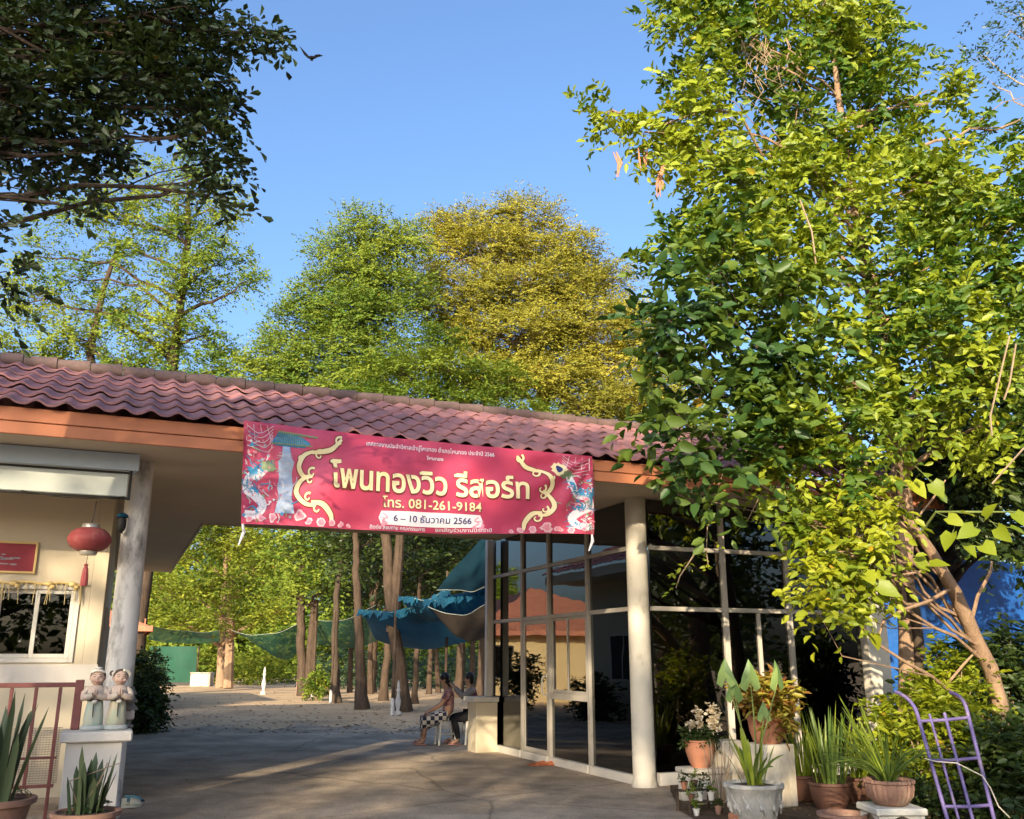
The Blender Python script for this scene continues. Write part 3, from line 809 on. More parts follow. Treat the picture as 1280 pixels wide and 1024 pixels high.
for a, b_ in zip(mu[:-1], mu[1:]):
    for z in (2.27, 3.10): mb.box((a + .042, -.04, z - .03), (b_ - .042, .04, z + .03), .004)
mb.box((mu[1] + .042, -.04, 1.04), (mu[2] - .042, .04, 1.098), .004)
mb.build('front_glazing_frame', M['alu'], go)
mb = MB()
for a, b_ in zip(mu[:-1], mu[1:]): mb.box((a + .042, -.07, .005), (b_ - .042, .05, .16), .006)
mb.build('front_sill', M['white'], go)
def pane_uv(o_, axis, a, b_, z0, z1, name='pane', par=None, off=0.0):
    mb = MB(); e = .0
    if axis == 'u': mb.box((-.004 + off, a, z0), (.004 + off, b_, z1), .0008)
    else: mb.box((a, -.004, z0), (b_, .004, z1), .0008)
    return mb.build(name, M['glass'], par or o_)
for i, (a, b_) in enumerate(zip(mv[:-1], mv[1:])):
    for z0, z1 in ((2.302, 3.068), (3.132, ZS - .004)): pane_uv(go, 'u', a + .042, b_ - .042, z0, z1)
    if i in (0, 3): pane_uv(go, 'u', a + .042, b_ - .042, .122, 2.238)
for i, (a, b_) in enumerate(zip(mu[:-1], mu[1:])):
    for z0, z1 in ((2.302, 3.068), (3.132, ZS - .004)): pane_uv(go, 'v', a + .042, b_ - .042, z0, z1)
    if i == 1:
        pane_uv(go, 'v', a + .042, 1.938, 1.1, 2.238); pane_uv(go, 'v', 1.992, b_ - .042, 1.1, 2.238); pane_uv(go, 'v', a + .042, b_ - .042, .162, 1.038)
    else: pane_uv(go, 'v', a + .042, b_ - .042, .162, 2.238)
# sliding window bay beside the door
mb = MB(); a, b_ = 1.492, 2.788
mb.box((-.04, a, .99), (.04, b_, 1.09), .005)
wframe_v = lambda mb, v0, v1, z0, z1, t, x: [mb.box((x - .018, v0, z0), (x + .018, v0 + t, z1), .003), mb.box((x - .018, v1 - t, z0), (x + .018, v1, z1), .003), mb.box((x - .018, v0 + t, z0), (x + .018, v1 - t, z0 + t), .003), mb.box((x - .018, v0 + t, z1 - t), (x + .018, v1 - t, z1), .003)]
wframe_v(mb, a, 2.16, 1.092, 2.238, .04, -.02); wframe_v(mb, 2.13, b_, 1.092, 2.238, .04, .019)
sw = mb.build('sliding_window', M['alu'], go)
pane_uv(go, 'u', a + .04, 2.12, 1.132, 2.198, 'pane', sw, -.02); pane_uv(go, 'u', 2.17, b_ - .04, 1.132, 2.198, 'pane', sw, .019)
pane_uv(go, 'u', a, b_, .122, .988)
# door
mb = MB(); a, b_ = 2.872, 3.888
wframe_v(mb, a, b_, .125, 2.236, .07, -.01); door = mb.build('door', M['alu'], go)
pane_uv(go, 'u', a + .07, b_ - .07, .195, 2.166, 'pane', door, -.01)
mb = MB(); mb.tube([(-.03, a + .05, 1.05), (-.085, a + .06, 1.05), (-.10, a + .09, 1.08), (-.10, a + .09, 1.30), (-.085, a + .06, 1.33), (-.03, a + .05, 1.33)], .013, 8)
mb.build('handle', M['wframe'], door, True)
# inside
mb = MB(); mb.box((.05, 5.42, 0), (4.3, 5.5, ZS - .004), .002); mb.box((4.2, .35, 0), (4.28, 5.418, ZS - .004), .002); mb.build('inner_wall', M['inside'], go)
mb = MB(); mb.box((.052, .05, .008), (4.19, 5.41, .03), .002); mb.build('floor_slab', M['insfloor'], go)
mb = MB(); mb.box((3.86, -.12, 0), (4.26, .30, ZS - .004), .008); mb.build('corner_pillar', M['column'], go)
mb = MB(); mb.box((1.2, 2.2, .03), (3.4, 2.9, .45), .06); mb.box((1.2, 2.905, .03), (3.4, 3.15, .95), .06); so = mb.build('sofa', M['inside'])
so.location = tuple(O); so.rotation_euler = (0, 0, ANG); setp(so, 'beige sofa inside the glass office behind tinted panes', 'sofa')

# orange rag on the doorstep
o_ = thing('floor_cloth', 'crumpled orange cloth on the concrete by the glass door', 'cloth', G(680, 957), ANG)
rr = np.random.default_rng(8); mb = MB()
hgt = rr.uniform(0, 1, (15, 13))
def fc(a, b):
    x = (a - .5) * .52; y = (b - .5) * .3; e = min(1, 4 * min(a, 1 - a, b, 1 - b) + .05)
    i, j = min(14, int(a * 14)), min(12, int(b * 12))
    return (x + .03 * math.sin(9 * b), y + .03 * math.sin(7 * a), .012 + e * (.02 + .05 * hgt[i, j] * abs(math.sin(6 * a + 3 * b))))
mb.grid(fc, 14, 12); mb.build('rag', M['orange'], o_, True)

# blue sheets behind the garden
bs = thing('blue_sheet_wall', 'bright blue sheet fence behind the garden at right', 'fence', O, ANG)
mb = MB()
rr = np.random.default_rng(4)
mb.grid(lambda a, b: (4.30 + a * .62, .75 + .03 * math.sin(9 * a), b * 3.45), 8, 8)
mb.build('sheet', M['bluetarp'], bs, True)
mb = MB()
mb.grid(lambda a, b: (4.9 + a * 7, .9 + .09 * math.sin(16 * a + 2 * b) + .06 * math.sin(37 * a + 1.5 * b) + .05 * math.sin(6 * b + 9 * a), b * (3.2 + .12 * math.sin(5 * a))), 60, 14)
mb.build('sheet', M['bluetarp'], bs, True)
mb = MB()
for u in (4.28, 6.4, 8.6): mb.tube([(u, .98, 0), (u, .98, 3.3)], .04, 8)
mb.build('posts', M['barkd'], bs, True)

# ------------------------------------------------------------------ banner
BS, BT = 4.2, 1.05
def wr(s, t):
    x = s * BS; y = t * BT
    w = .045 * math.sin(math.pi * s) * math.sin(math.pi * t)
    d1 = math.hypot(x, BT - y) + .05; a1 = math.atan2(BT - y, x + .02)
    d2 = math.hypot(BS - x, BT - y) + .05; a2 = math.atan2(BT - y, BS - x + .02)
    w += .022 * math.sin(a1 * 13) * math.exp(-d1 / 1.1) * min(1, d1 * 2.5)
    w += .026 * math.sin(a2 * 14 + 1) * math.exp(-d2 / 1.2) * min(1, d2 * 2.5)
    w += .020 * math.sin(2 * math.pi * (.75 * x - 1.0 * y)) * math.exp(-((x - 1.4) / 1.1) ** 2) * (1.1 - t)
    w += .016 * math.sin(2 * math.pi * (.8 * x + 1.3 * y) + 1) * math.exp(-((x - 3.1) / .9) ** 2) * (1.2 - t)
    w += .012 * math.sin(2 * math.pi * (.35 * x + .9 * y) + 2)
    w += .007 * math.sin(2 * math.pi * (1.3 * x - 2.1 * y) + .6) * math.sin(2.0 * x)
    return .02 + 1.35 * w
def bmap(x, y, off=0.0):
    f_ = x / BS; s = f_ / (1.19 - .19 * f_); t = y / BT
    u = (-5.50 + (4.22) * s) * t + (-5.45 + 4.18 * s) * (1 - t)
    zt = 4.075 - .035 * s - .02 * math.sin(math.pi * s); zb = 2.965 + .10 * s - .03 * math.sin(math.pi * s) + .012 * math.sin(9 * s)
    return (u, -1.17 - wr(s, t) - off, zb + (zt - zb) * t)
bn = thing('festival_banner', 'red festival banner with gold Thai lettering hung under roof edge', 'banner', O, ANG)
M['b_red'] = nmat('banner_red', (.50, .055, .115), (.42, .04, .09), .9, .5, 0, .35, c3=(.60, .10, .17), sc3=.9, th3=.6)
M['b_gold'] = nmat('print_gold', (.84, .74, .46), (.80, .64, .32), 5, .55)
M['b_dk'] = nmat('print_dark_outline', (.20, .04, .03), (.16, .03, .025), 5, .55)
M['b_white'] = nmat('print_white', (.78, .74, .76), (.70, .66, .70), 5, .55)
M['b_blue'] = nmat('print_navy', (.03, .035, .16), (.025, .03, .12), 5, .55)
M['b_sky'] = nmat('print_light_blue', (.42, .52, .66), (.30, .40, .56), 16, .55)
M['b_cy'] = nmat('print_cyan', (.05, .30, .50), (.04, .20, .38), 14, .55)
M['b_grey'] = nmat('print_grey', (.55, .52, .55), (.36, .34, .40), 16, .55)
M['b_pink'] = nmat('print_pink', (.76, .34, .40), (.66, .18, .26), 18, .55)
M['b_pale'] = nmat('print_pale_pink', (.78, .55, .58), (.72, .40, .46), 14, .55)
M['b_green'] = nmat('print_green', (.28, .34, .18), (.18, .26, .15), 14, .55)
mb = MB(); mb.grid(lambda a, b: bmap(a * BS, b * BT), 110, 34)
cl = mb.build('banner_cloth', M['b_red'], bn, True)
cl.data.flip_normals()

class Art:
    def __init__(s, off): s.mb = MB(); s.off = off
    def poly(s, pts):
        bm = bmesh.new(); bm.faces.new([bm.verts.new((p[0], p[1], 0)) for p in pts])
        bmesh.ops.triangulate(bm, faces=bm.faces[:])
        for ax in (0, 1):
            k = min(p[ax] for p in pts) + .05
            while k < max(p[ax] for p in pts):
                no = [0, 0, 0]; no[ax] = 1; co = [0, 0, 0]; co[ax] = k
                bmesh.ops.bisect_plane(bm, geom=bm.verts[:] + bm.edges[:] + bm.faces[:], plane_co=co, plane_no=no); k += .05
        bm.verts.index_update()
        s.mb.add([bmap(v.co.x, v.co.y, s.off) for v in bm.verts], [tuple(v.index for v in f.verts) for f in bm.faces]); bm.free()
    def rib(s, pts, w):
        pts = np.array(pts, float); k = len(pts); w = np.full(k, w) if np.isscalar(w) else np.array(w)
        tg = np.gradient(pts, axis=0); tg /= np.maximum(np.linalg.norm(tg, axis=1, keepdims=True), 1e-9)
        nn = np.stack([-tg[:, 1], tg[:, 0]], 1)
        vs = []
        for i in range(k): vs += [bmap(*(pts[i] + nn[i] * w[i] / 2), s.off), bmap(*(pts[i] - nn[i] * w[i] / 2), s.off)]
        s.mb.add(vs, [(2 * i, 2 * i + 1, 2 * i + 3, 2 * i + 2) for i in range(k - 1)])
    def blob(s, x, y, rx, ry=None, lob=0, am=.15, n=22, rot=0):
        ry = ry or rx
        s.poly([(x + rx * math.cos(a) * (1 + am * math.cos(lob * a + rot)), y + ry * math.sin(a) * (1 + am * math.cos(lob * a + rot))) for a in [2 * math.pi * i / n for i in range(n)]])
    def build(s, name, mat): return s.mb.build(name, mat, cl)

def crv(pts, n=24):
    """smooth curve through control points"""
    P = np.array(pts, float); P = np.vstack([2 * P[0] - P[1], P, 2 * P[-1] - P[-2]]); out = []
    segs = len(P) - 3; per = max(3, n // segs)
    for i in range(segs):
        for t in np.linspace(0, 1, per, endpoint=(i == segs - 1)):
            a, b, c, d = P[i:i + 4]
            out.append(.5 * ((2 * b) + (-a + c) * t + (2 * a - 5 * b + 4 * c - d) * t * t + (-a + 3 * b - 3 * c + d) * t ** 3))
    return np.array(out)

def text_art(name, body, x0, x1, yb, h, mat, off, bold=.0, grid=.07, shear=0.0):
    cu = bpy.data.curves.new(name, 'FONT'); cu.body = body; cu.size = 1; cu.offset = bold; cu.resolution_u = 3
    o = bpy.data.objects.new(name, cu); COL.objects.link(o)
    me = bpy.data.meshes.new_from_object(o.evaluated_get(bpy.context.evaluated_depsgraph_get()))
    bpy.data.objects.remove(o)
    bm = bmesh.new(); bm.from_mesh(me); bpy.data.meshes.remove(me)
    xs = [v.co.x for v in bm.verts]; ys = [v.co.y for v in bm.verts]
    sx = (x1 - x0) / (max(xs) - min(xs)); mx_ = min(xs)
    for v in bm.verts:
        x = x0 + (v.co.x - mx_) * sx
        v.co = (x, yb + v.co.y * h + shear * (x - x0), 0)
    k = x0 + grid
    while k < x1:
        bmesh.ops.bisect_plane(bm, geom=bm.verts[:] + bm.edges[:] + bm.faces[:], plane_co=(k, 0, 0), plane_no=(1, 0, 0)); k += grid
    y = min(v.co.y for v in bm.verts) + grid; y1 = max(v.co.y for v in bm.verts)
    while y < y1:
        bmesh.ops.bisect_plane(bm, geom=bm.verts[:] + bm.edges[:] + bm.faces[:], plane_co=(0, y, 0), plane_no=(0, 1, 0)); y += grid
    for v in bm.verts: v.co = bmap(v.co.x, v.co.y, off)
    me = bpy.data.meshes.new(name); bm.to_mesh(me); bm.free()
    return link(name, me, mat, cl)

TITLE = 'โพนทองวิว รีสอร์ท'
text_art('title_outline', TITLE, 1.045, 3.435, .422, .365, M['b_dk'], .010, .042)
text_art('title', TITLE, 1.06, 3.42, .43, .355, M['b_gold'], .016, .024)
text_art('phone_outline', 'โทร. 081-261-9184', 1.68, 2.875, .255, .15, M['b_dk'], .006, .03)
text_art('phone_line', 'โทร. 081-261-9184', 1.69, 2.865, .258, .145, M['b_gold'], .010, .014)
text_art('top_line', 'เทศกาลงานประจำปีศาลเจ้าปู่โพนทอง อำเภอโพนทอง ประจำปี 2566', 1.5, 3.02, .925, .07, M['b_white'], .008, .006)
text_art('small_emblem', 'โพนทอง', 2.22, 2.42, .83, .05, M['b_white'], .008, .02)
text_art('bottom_line', 'ติดต่อ สอบถาม คณะกรรมการ', 1.55, 2.2, .018, .055, M['b_white'], .008, .012)
text_art('bottom_line', 'ขอเชิญร่วมงานประจำปี', 2.32, 2.98, .018, .055, M['b_white'], .008, .008)
a = Art(.005); a.poly([(1.68, .07), (2.0, .062), (2.4, .062), (2.85, .07), (2.88, .14), (2.85, .215), (2.4, .222), (2.0, .222), (1.68, .215), (1.65, .14)]); a.build('date_strip', M['b_white'])
a = Art(.007)
for x, sg in ((1.70, 1), (2.83, -1)):
    a.rib(crv([(x, .19), (x + .05 * sg, .15), (x, .12), (x + .06 * sg, .08)]), .012); a.rib([(x - .04, .14), (x + .06, .14)], .008)
    for k in range(4): a.blob(x + random.gauss(0, .03), .08 + random.gauss(0, .02), .022, None, 5, .2)
a.build('date_strip_flourish', M['b_pink'])
text_art('date_line', '6 – 10 ธันวาคม 2566', 1.82, 2.74, .108, .10, M['b_blue'], .010, .012)

gold = Art(.007); goldd = Art(.005)
def scroll(pts, w):
    c = crv(pts, 30); k = len(c); ww = w * (.35 + .65 * np.sin(np.pi * np.linspace(.08, .92, k)))
    gold.rib(c, ww); goldd.rib(c, ww + .022)
def curl(x, y, r_, a0, sg, w):
    t = np.linspace(0, 1, 20); a = a0 + sg * t * 5.2; rr_ = r_ * (1 - .75 * t)
    gold.rib(np.stack([x + rr_ * np.cos(a), y + rr_ * np.sin(a)], 1), w * (1 - .5 * t)); goldd.rib(np.stack([x + rr_ * np.cos(a), y + rr_ * np.sin(a)], 1), w * (1 - .5 * t) + .018)
for x0, sg in ((0.0, 1), (BS + .02, -1)):
    X = (lambda q: q) if sg > 0 else (lambda q: BS - (.48 + (q - .66) / .54 * .43))
    scroll([(X(1.20), .96), (X(1.08), .84), (X(.95), .80), (X(.82), .78)], .055)
    scroll([(X(.86), .80), (X(.74), .74), (X(.68), .62), (X(.74), .52), (X(.84), .52)], .055)
    scroll([(X(.82), .54), (X(.70), .46), (X(.66), .34), (X(.76), .24), (X(.90), .22)], .055)
    scroll([(X(.84), .26), (X(.98), .24), (X(1.08), .14), (X(1.10), .04)], .06)
    for q in ((1.17, .93, .06), (.93, .76, .06), (.84, .56, .06), (.82, .48, .05), (.92, .19, .06), (.80, .30, .05), (.70, .70, .03)):
        curl(X(q[0]), q[1], q[2], 1.0, sg, .028)
gold.build('scroll_ornament', M['b_gold']); goldd.build('scroll_outline', M['b_dk'])  # gold scrolls and their printed dark outline
# white carved pillar print with roof capital
a = Art(.006)
a.poly([(.40, .12), (.64, .12), (.62, .22), (.60, .30), (.62, .40), (.60, .55), (.62, .66), (.58, .70), (.57, .82), (.48, .82), (.47, .70), (.43, .66), (.45, .5), (.43, .38), (.45, .28), (.42, .2)])
a.build('pillar_print', M['b_sky'])
a = Art(.007)
for k in range(26): a.rib(crv([(.44 + .03 * math.sin(k), .14 + k * .024), (.52, .155 + k * .024 + .015 * math.sin(k * 2)), (.60 + .01 * math.sin(k * 3), .14 + k * .024)], 9), .007)
a.build('pillar_relief', M['b_grey'])
a = Art(.006)
a.poly([(.34, .84), (.40, .82), (.74, .82), (.82, .87), (.72, .93), (.62, .96), (.42, .96)]); a.build('capital_print', M['b_cy'])
a = Art(.008)
for k in range(16): a.rib([(.38 + k * .026, .83), (.43 + k * .020, .95)], .006)
a.rib([(.33, .84), (.84, .845)], .014); a.rib([(.42, .97), (.9, .945)], .02); a.build('capital_lines', M['b_green'])
# coiling creatures at both ends
def creature(mx, top):
    X = (lambda q: q) if not mx else (lambda q: BS - q)
    body = [(.04, .10), (.18, .10), (.26, .20), (.16, .30), (.06, .36), (.10, .48), (.22, .52), (.30, .60 + top)]
    c = crv([(X(p[0]), p[1]) for p in body], 40)
    a = Art(.006); a.rib(c, .075 + .03 * np.sin(np.linspace(0, 3.1, len(c)))); a.build('creature_body', M['b_white'])
    a = Art(.008)
    for i in range(1, len(c) - 1, 1):
        q = c[i]; a.rib([(q[0] - .035, q[1] + .012), (q[0], q[1] - .008), (q[0] + .035, q[1] + .012)], .008)
    a.build('creature_scales', M['b_grey'])
    a = Art(.0075); rr_ = random.Random(3)
    for k in range(26):
        i = rr_.randint(6, len(c) - 2); q = c[i]; an = rr_.uniform(.4, 2.8); ln = rr_.uniform(.07, .16)
        p1 = (q[0] + ln * .5 * math.cos(an), q[1] + ln * .5 * math.sin(an) + .02); p2 = (q[0] + ln * math.cos(an + .5), q[1] + ln * math.sin(an + .5))
        cc = crv([q, p1, p2], 9); a.rib(cc, .034 * (1 - np.linspace(0, .9, len(cc))))
    a.build('creature_mane', M['b_cy'])
    h = c[-1]; a = Art(.009); a.blob(h[0], h[1], .075, .055, 5, .18); a.blob(h[0] + (.06 if not mx else -.06), h[1] - .02, .05, .03, 4, .2); a.build('creature_head', M['b_green'])
    a = Art(.010)
    for k in range(10): a.blob(X(rr_.uniform(.03, .34)), rr_.uniform(.12, .6), rr_.uniform(.008, .02), None, 3, .2)
    a.build('creature_flames', M['b_pink'])
creature(False, 0); creature(True, .16)
for nm, mat, off, sd_, n_, q0 in (('print_leaf', 'b_green', .0058, 1, 34, .03), ('print_cloud', 'b_grey', .0062, 2, 40, .026), ('print_wave', 'b_cy', .0066, 3, 34, .03), ('print_petal', 'b_white', .0070, 4, 46, .02), ('print_bud', 'b_pink', .0073, 5, 44, .02)):
    a = Art(off); rr_ = random.Random(sd_)
    for k in range(n_):
        side = k % 2; q = abs(rr_.gauss(.1, .2)); x = min(.62, q); y = .05 + rr_.random() * (.92 - .5 * x)
        X_ = x + .02 if not side else BS - .02 - x * .72
        if side and y > .75: continue
        an = rr_.uniform(0, 6.28); ln = q0 * rr_.uniform(.8, 2.2)
        if k % 3: a.rib(crv([(X_ - ln * math.cos(an), max(.02, y - ln * math.sin(an))), (X_ + .4 * ln * math.sin(an), max(.02, y)), (X_ + ln * math.cos(an), max(.02, y + ln * math.sin(an)))], 8), .012)
        else: a.blob(X_, max(.03, y), q0 * .7, q0 * .6, 5, .25, 14, an)
    a.build(nm, M[mat])
# peonies along the foot
for nm, mat, off, sc in (('peony_print', M['b_pale'], .009, 1.0), ('peony_centre', M['b_pink'], .011, .66)):
    a = Art(off); rr_ = random.Random(9)
    for x, y, q in [(.1, .05, .06), (.24, .06, .07), (.38, .07, .07), (.70, .10, .10), (.82, .05, .06), (.98, .06, .085), (1.10, .05, .06), (1.22, .04, .05), (1.30, .03, .035),
                    (3.22, .03, .04), (3.34, .045, .06), (3.46, .05, .07), (3.62, .08, .10), (3.78, .06, .07), (3.92, .05, .07), (4.06, .06, .06)]:
        
        for k in range(7):
            an = rr_.uniform(0, 6.28); dq = q * .5 * rr_.random() * sc; a.blob(x + dq * math.cos(an), max(.02, y + dq * math.sin(an) * .8), q * sc * rr_.uniform(.3, .55), q * sc * rr_.uniform(.25, .45), 5, .1, 16, an)
    a.build(nm, mat)
a = Art(.006)
for x0, sg in ((.04, 1), (BS - .04, -1)):
    for k in range(5): a.rib(crv([(x0 + sg * .01, 1.0 - k * .05), (x0 + sg * (.15 + .03 * k), .93 - k * .045), (x0 + sg * .32, 1.02 - k * .03)], 9), .006)
    for k in range(4): a.rib([(x0 + sg * .08 * k, 1.02), (x0 + sg * .1 * k, .85)], .005)
a.build('corner_web', M['b_white'])
a = Art(.006); a.blob(3.78, .83, .085, .09, 9, .15); a.build('sun_medallion', M['b_gold'])
a = Art(.008); a.blob(3.78, .83, .035, .05, 3, .1); a.build('medallion_core', M['b_blue'])
mb = MB()
for x, dz in ((.02, .22), (BS - .03, .2)):
    p = bmap(x, 0.0); mb.tube([p, (p[0] + .02, p[1] + .02, p[2] - .08), (p[0] - .02, p[1] + .05, p[2] - dz)], [.012, .02, .008], 6)
mb.build('corner_tie', M['b_white'], bn, True)

# ------------------------------------------------------------------ statues and stone lantern on the pier
M['st_base'] = nmat('statue_base', (.50, .52, .48), (.38, .40, .37), 12, .6)
M['st_skin'] = nmat('statue_face', (.48, .34, .27), (.42, .29, .23), 9, .55)
M['st_green'] = nmat('statue_pale_green', (.40, .46, .38), (.46, .44, .33), 9, .6, .1, c3=(.30, .42, .36), sc3=9, th3=.55)
M['st_yellow'] = nmat('statue_pale_yellow', (.50, .46, .28), (.40, .44, .33), 9, .6, .1, c3=(.52, .40, .33), sc3=9, th3=.55)
M['st_coat'] = nmat('statue_coat', (.50, .44, .36), (.42, .34, .28), 16, .6, .1, c3=(.46, .33, .28), sc3=12, th3=.55)
M['st_hair'] = nmat('statue_hair', (.09, .065, .05), (.06, .045, .035), 10, .5)
M['st_band'] = nmat('statue_band', (.62, .58, .50), (.5, .46, .4), 10, .6)
M['stone'] = nmat('lantern_stone', (.22, .20, .17), (.13, .12, .10), 12, .9, .4)
def statue(u, v, girl, label):
    t = thing('child_statue', label, 'statue', W(u, v, .927), ANG + (.12 if girl else -.05), 'greeting child statues on the gate pier')
    mb = MB(); mb.lathe([(.105, 0), (.115, .008), (.115, .03), (.10, .042), (.0001, .043)], (0, 0, 0), 24, 1, .82); mb.build('base', M['st_base'], t, True)
    mb = MB(); mb.lathe([(.080, .040), (.092, .055), (.088, .12), (.080, .20), (.070, .27), (.066, .30)], (0, 0, 0), 24, 1, .8, 8, .03); mb.build('robe', M['st_yellow'] if girl else M['st_green'], t, True)
    mb = MB(); mb.lathe([(.070, .285), (.088, .29), (.090, .33), (.088, .37), (.072, .405), (.035, .425)], (0, 0, 0), 24, 1, .78)
    for sx in (-1, 1):
        mb.tube([(sx * .070, 0, .39), (sx * .105, -.02, .345), (sx * .105, -.055, .305), (sx * .055, -.095, .315), (sx * .022, -.105, .335)], [.028, .034, .036, .032, .024], 10)
    mb.build('coat', M['st_coat'], t, True)
    mb = MB()
    for sx in (-1, 1):
        mb.ell((sx * .010, -.112, .35), (.010, .014, .03), 8, 6)
        for k in range(4): mb.tube([(sx * .010, -.122 + .007 * k, .365), (sx * .006, -.119 + .006 * k, .395 - .003 * abs(k - 1))], [.0048, .0035], 5)
        mb.tube([(sx * .014, -.105, .35), (sx * .010, -.098, .378)], [.005, .004], 5)
    mb.build('hands', M['st_skin'], t, True)
    mb = MB(); mb.tube([(-.07, -.05, .285), (0, -.075, .278), (.07, -.05, .285)], .012, 8); mb.tube([(-.004, -.078, .278), (-.006, -.085, .20), (-.004, -.084, .12)], [.008, .007, .004], 6); mb.build('sash', M['st_hair'], t, True)
    mb = MB(); mb.ell((0, -.085, .268), (.028, .016, .018), 12, 8); mb.build('medallion', M['st_band'], t, True)
    mb = MB(); mb.lathe([(.034, .41), (.03, .44)], (0, 0, 0), 12)
    mb.ell((0, -.004, .492), (.068, .066, .075), 22, 16); mb.ell((0, -.070, .486), (.008, .010, .011), 8, 6)
    for sx in (-1, 1): mb.ell((sx * .068, .002, .490), (.010, .014, .018), 8, 6); mb.ell((sx * .034, -.050, .470), (.020, .016, .016), 8, 6)
    hd = mb.build('head', M['st_skin'], t, True)
    mb = MB()
    for sx in (-1, 1):
        mb.tube([(sx * .040, -.059, .502), (sx * .028, -.068, .507), (sx * .015, -.068, .502)], .0028, 5)
        mb.tube([(sx * .044, -.057, .522), (sx * .028, -.065, .527), (sx * .014, -.067, .522)], .0022, 5)
    mb.build('eyes', M['st_hair'], hd)
    mb = MB(); mb.tube([(-.018, -.066, .457), (0, -.071, .449), (.018, -.066, .457)], [.002, .005, .002], 6); mb.build('mouth', M['red'], hd)
    mb = MB(); mb.ell((0, .012, .512), (.074, .068, .066), 20, 12)
    if girl:
        for sx in (-1, 1): mb.ell((sx * .082, .01, .535), (.026, .024, .028), 10, 8)
    mb.build('hair', M['st_hair'], t, True)
    mb = MB()
    if girl:
        mb.tube([(.02, -.045, .567), (.055, -.02, .560), (.085, .0, .535), (.082, 0, .50)], [.012, .02, .022, .012], 10)
        mb.tube([(-.055, -.02, .560), (-.076, -.01, .535), (-.075, 0, .505)], [.010, .014, .010], 10)
    else: mb.tube([(-.058, -.035, .548), (-.03, -.055, .560), (0, -.06, .565), (.03, -.055, .560), (.058, -.035, .548)], .014, 10); mb.ell((0, .0, .583), (.04, .035, .016), 12, 8)
    mb.build('headband', M['st_band'], t, True)
statue(-6.66, -.70, False, 'glazed boy statue with pale green robe and white headband, palms joined')
statue(-6.45, -.70, True, 'glazed girl statue with hair buns and yellowish robe, palms joined')
t = thing('stone_lantern', 'small dark stone lantern behind the girl statue on pier', 'lantern', W(-6.335, -.50, .927), ANG)
mb = MB(); mb.box((-.055, -.055, 0), (.055, .055, .03), .006); mb.lathe([(.035, .03), (.03, .06), (.045, .08)], (0, 0, 0), 12); mb.build('foot', M['stone'], t)
mb = MB(); mb.box((-.055, -.055, .08), (.055, .055, .17), .008); mb.build('light_box', M['st_coat'], t)
mb = MB(); 
for z, q in ((.17, .085), (.245, .075), (.32, .06)): mb.lathe([(q, z), (q * .98, z + .018), (q * .6, z + .05), (q * .55, z + .075)], (0, 0, 0), 4)
mb.build('roof', M['stone'], t)

# shoes left at the back of the pier
def shoe(p, rz, mat, label):
    t = thing('shoe', label, 'shoe', p, rz)
    mb = MB(); mb.grid(lambda a, b: (.05 * math.cos(2 * math.pi * a) * (1.0 if b < .5 else .95), .135 * math.sin(2 * math.pi * a), .03 * b + .002), 20, 2); mb.add([(.05 * math.cos(k), .135 * math.sin(k), .032) for k in np.linspace(0, 6.0, 20)], [tuple(range(20))]); mb.build('sole', M['creamshoe'], t, True)
    mb = MB(); mb.grid(lambda a, b: (.048 * math.cos(math.pi * a) * (1 - .1 * b), -.02 - .11 * b, .034 + .07 * math.sin(math.pi * a) * (1 - .55 * b * b)), 10, 8); mb.grid(lambda a, b: (.047 * math.cos(math.pi * a), .02 + .11 * math.sin(math.pi * a), .034 + .06 * b), 12, 3); mb.build('upper', mat, t, True)
shoe(D(172, 945, 11.2) * np.array([1, 1, 0]) + np.array([0, 0, .01]), 1.2, M['tealshoe'], 'teal shoe with cream sole left beside the gate pier')
shoe(D(165, 957, 11.0) * np.array([1, 1, 0]) + np.array([0, 0, .01]), 1.9, M['creamshoe'], 'cream shoe lying next to the teal one by the pier')

# ------------------------------------------------------------------ potted plants
def pot_thing(name, label, p, rz=0, group=None): return thing(name, label, 'potted plant', p, rz, group)
def soil(r_, z, par):
    mb = MB(); mb.lathe([(.0001, z + .01), (r_ * .6, z + .012), (r_, z)][::-1], (0, 0, 0), 16); return mb.build('soil', M['soil'], par, True)
def snake_pot(px, Y, h, rad, label, n, ln, seed, lean=(0, 0)):
    p = D(px, 900, Y) * np.array([1, 1, 0]); t = pot_thing('snake_plant', label, p)
    mb = MB(); mb.lathe([(rad * .62, 0), (rad * .8, h * .4), (rad * .95, h * .85), (rad * 1.08, h * .88), (rad * 1.1, h), (rad * .96, h), (rad * .92, h * .9)], (0, 0, 0), 28, 1, 1, 14, .012); mb.build('pot', M['terra2'], t, True)
    soil(rad * .93, h * .92, t)
    blades('leaves', (0, 0, h * .9), int(n * 1.4), ln, .052, .26, L['sans'], t, seed, .10, 5, lean, rad * .55, .55)
    mb = MB(); rr_ = random.Random(seed)
    for k in range(2): mb.tube([(rr_.uniform(-.1, .1), -.08, h * .9), (rr_.uniform(-.25, .3), -.1, h + .25), (rr_.uniform(-.3, .45), -.1, h + .4)], [.008, .006, .004], 5)
    mb.build('dry_stalks', M['twig'], t)
    C, o_ = ball_pts((0, 0, h + .03), (rad * .8, rad * .8, .05), 9, seed); leafball('low_foliage', C, o_, L['shade'], t, seed, 3, 5, .08, .04)
    return t
snake_pot(121, 8.55, .34, .26, 'snake plant in dull clay pot before the white gate pier', 16, .56, 21, (.05, 0))
snake_pot(8, 8.7, .42, .30, 'larger snake plant in clay pot at left edge by railing', 26, .92, 22)

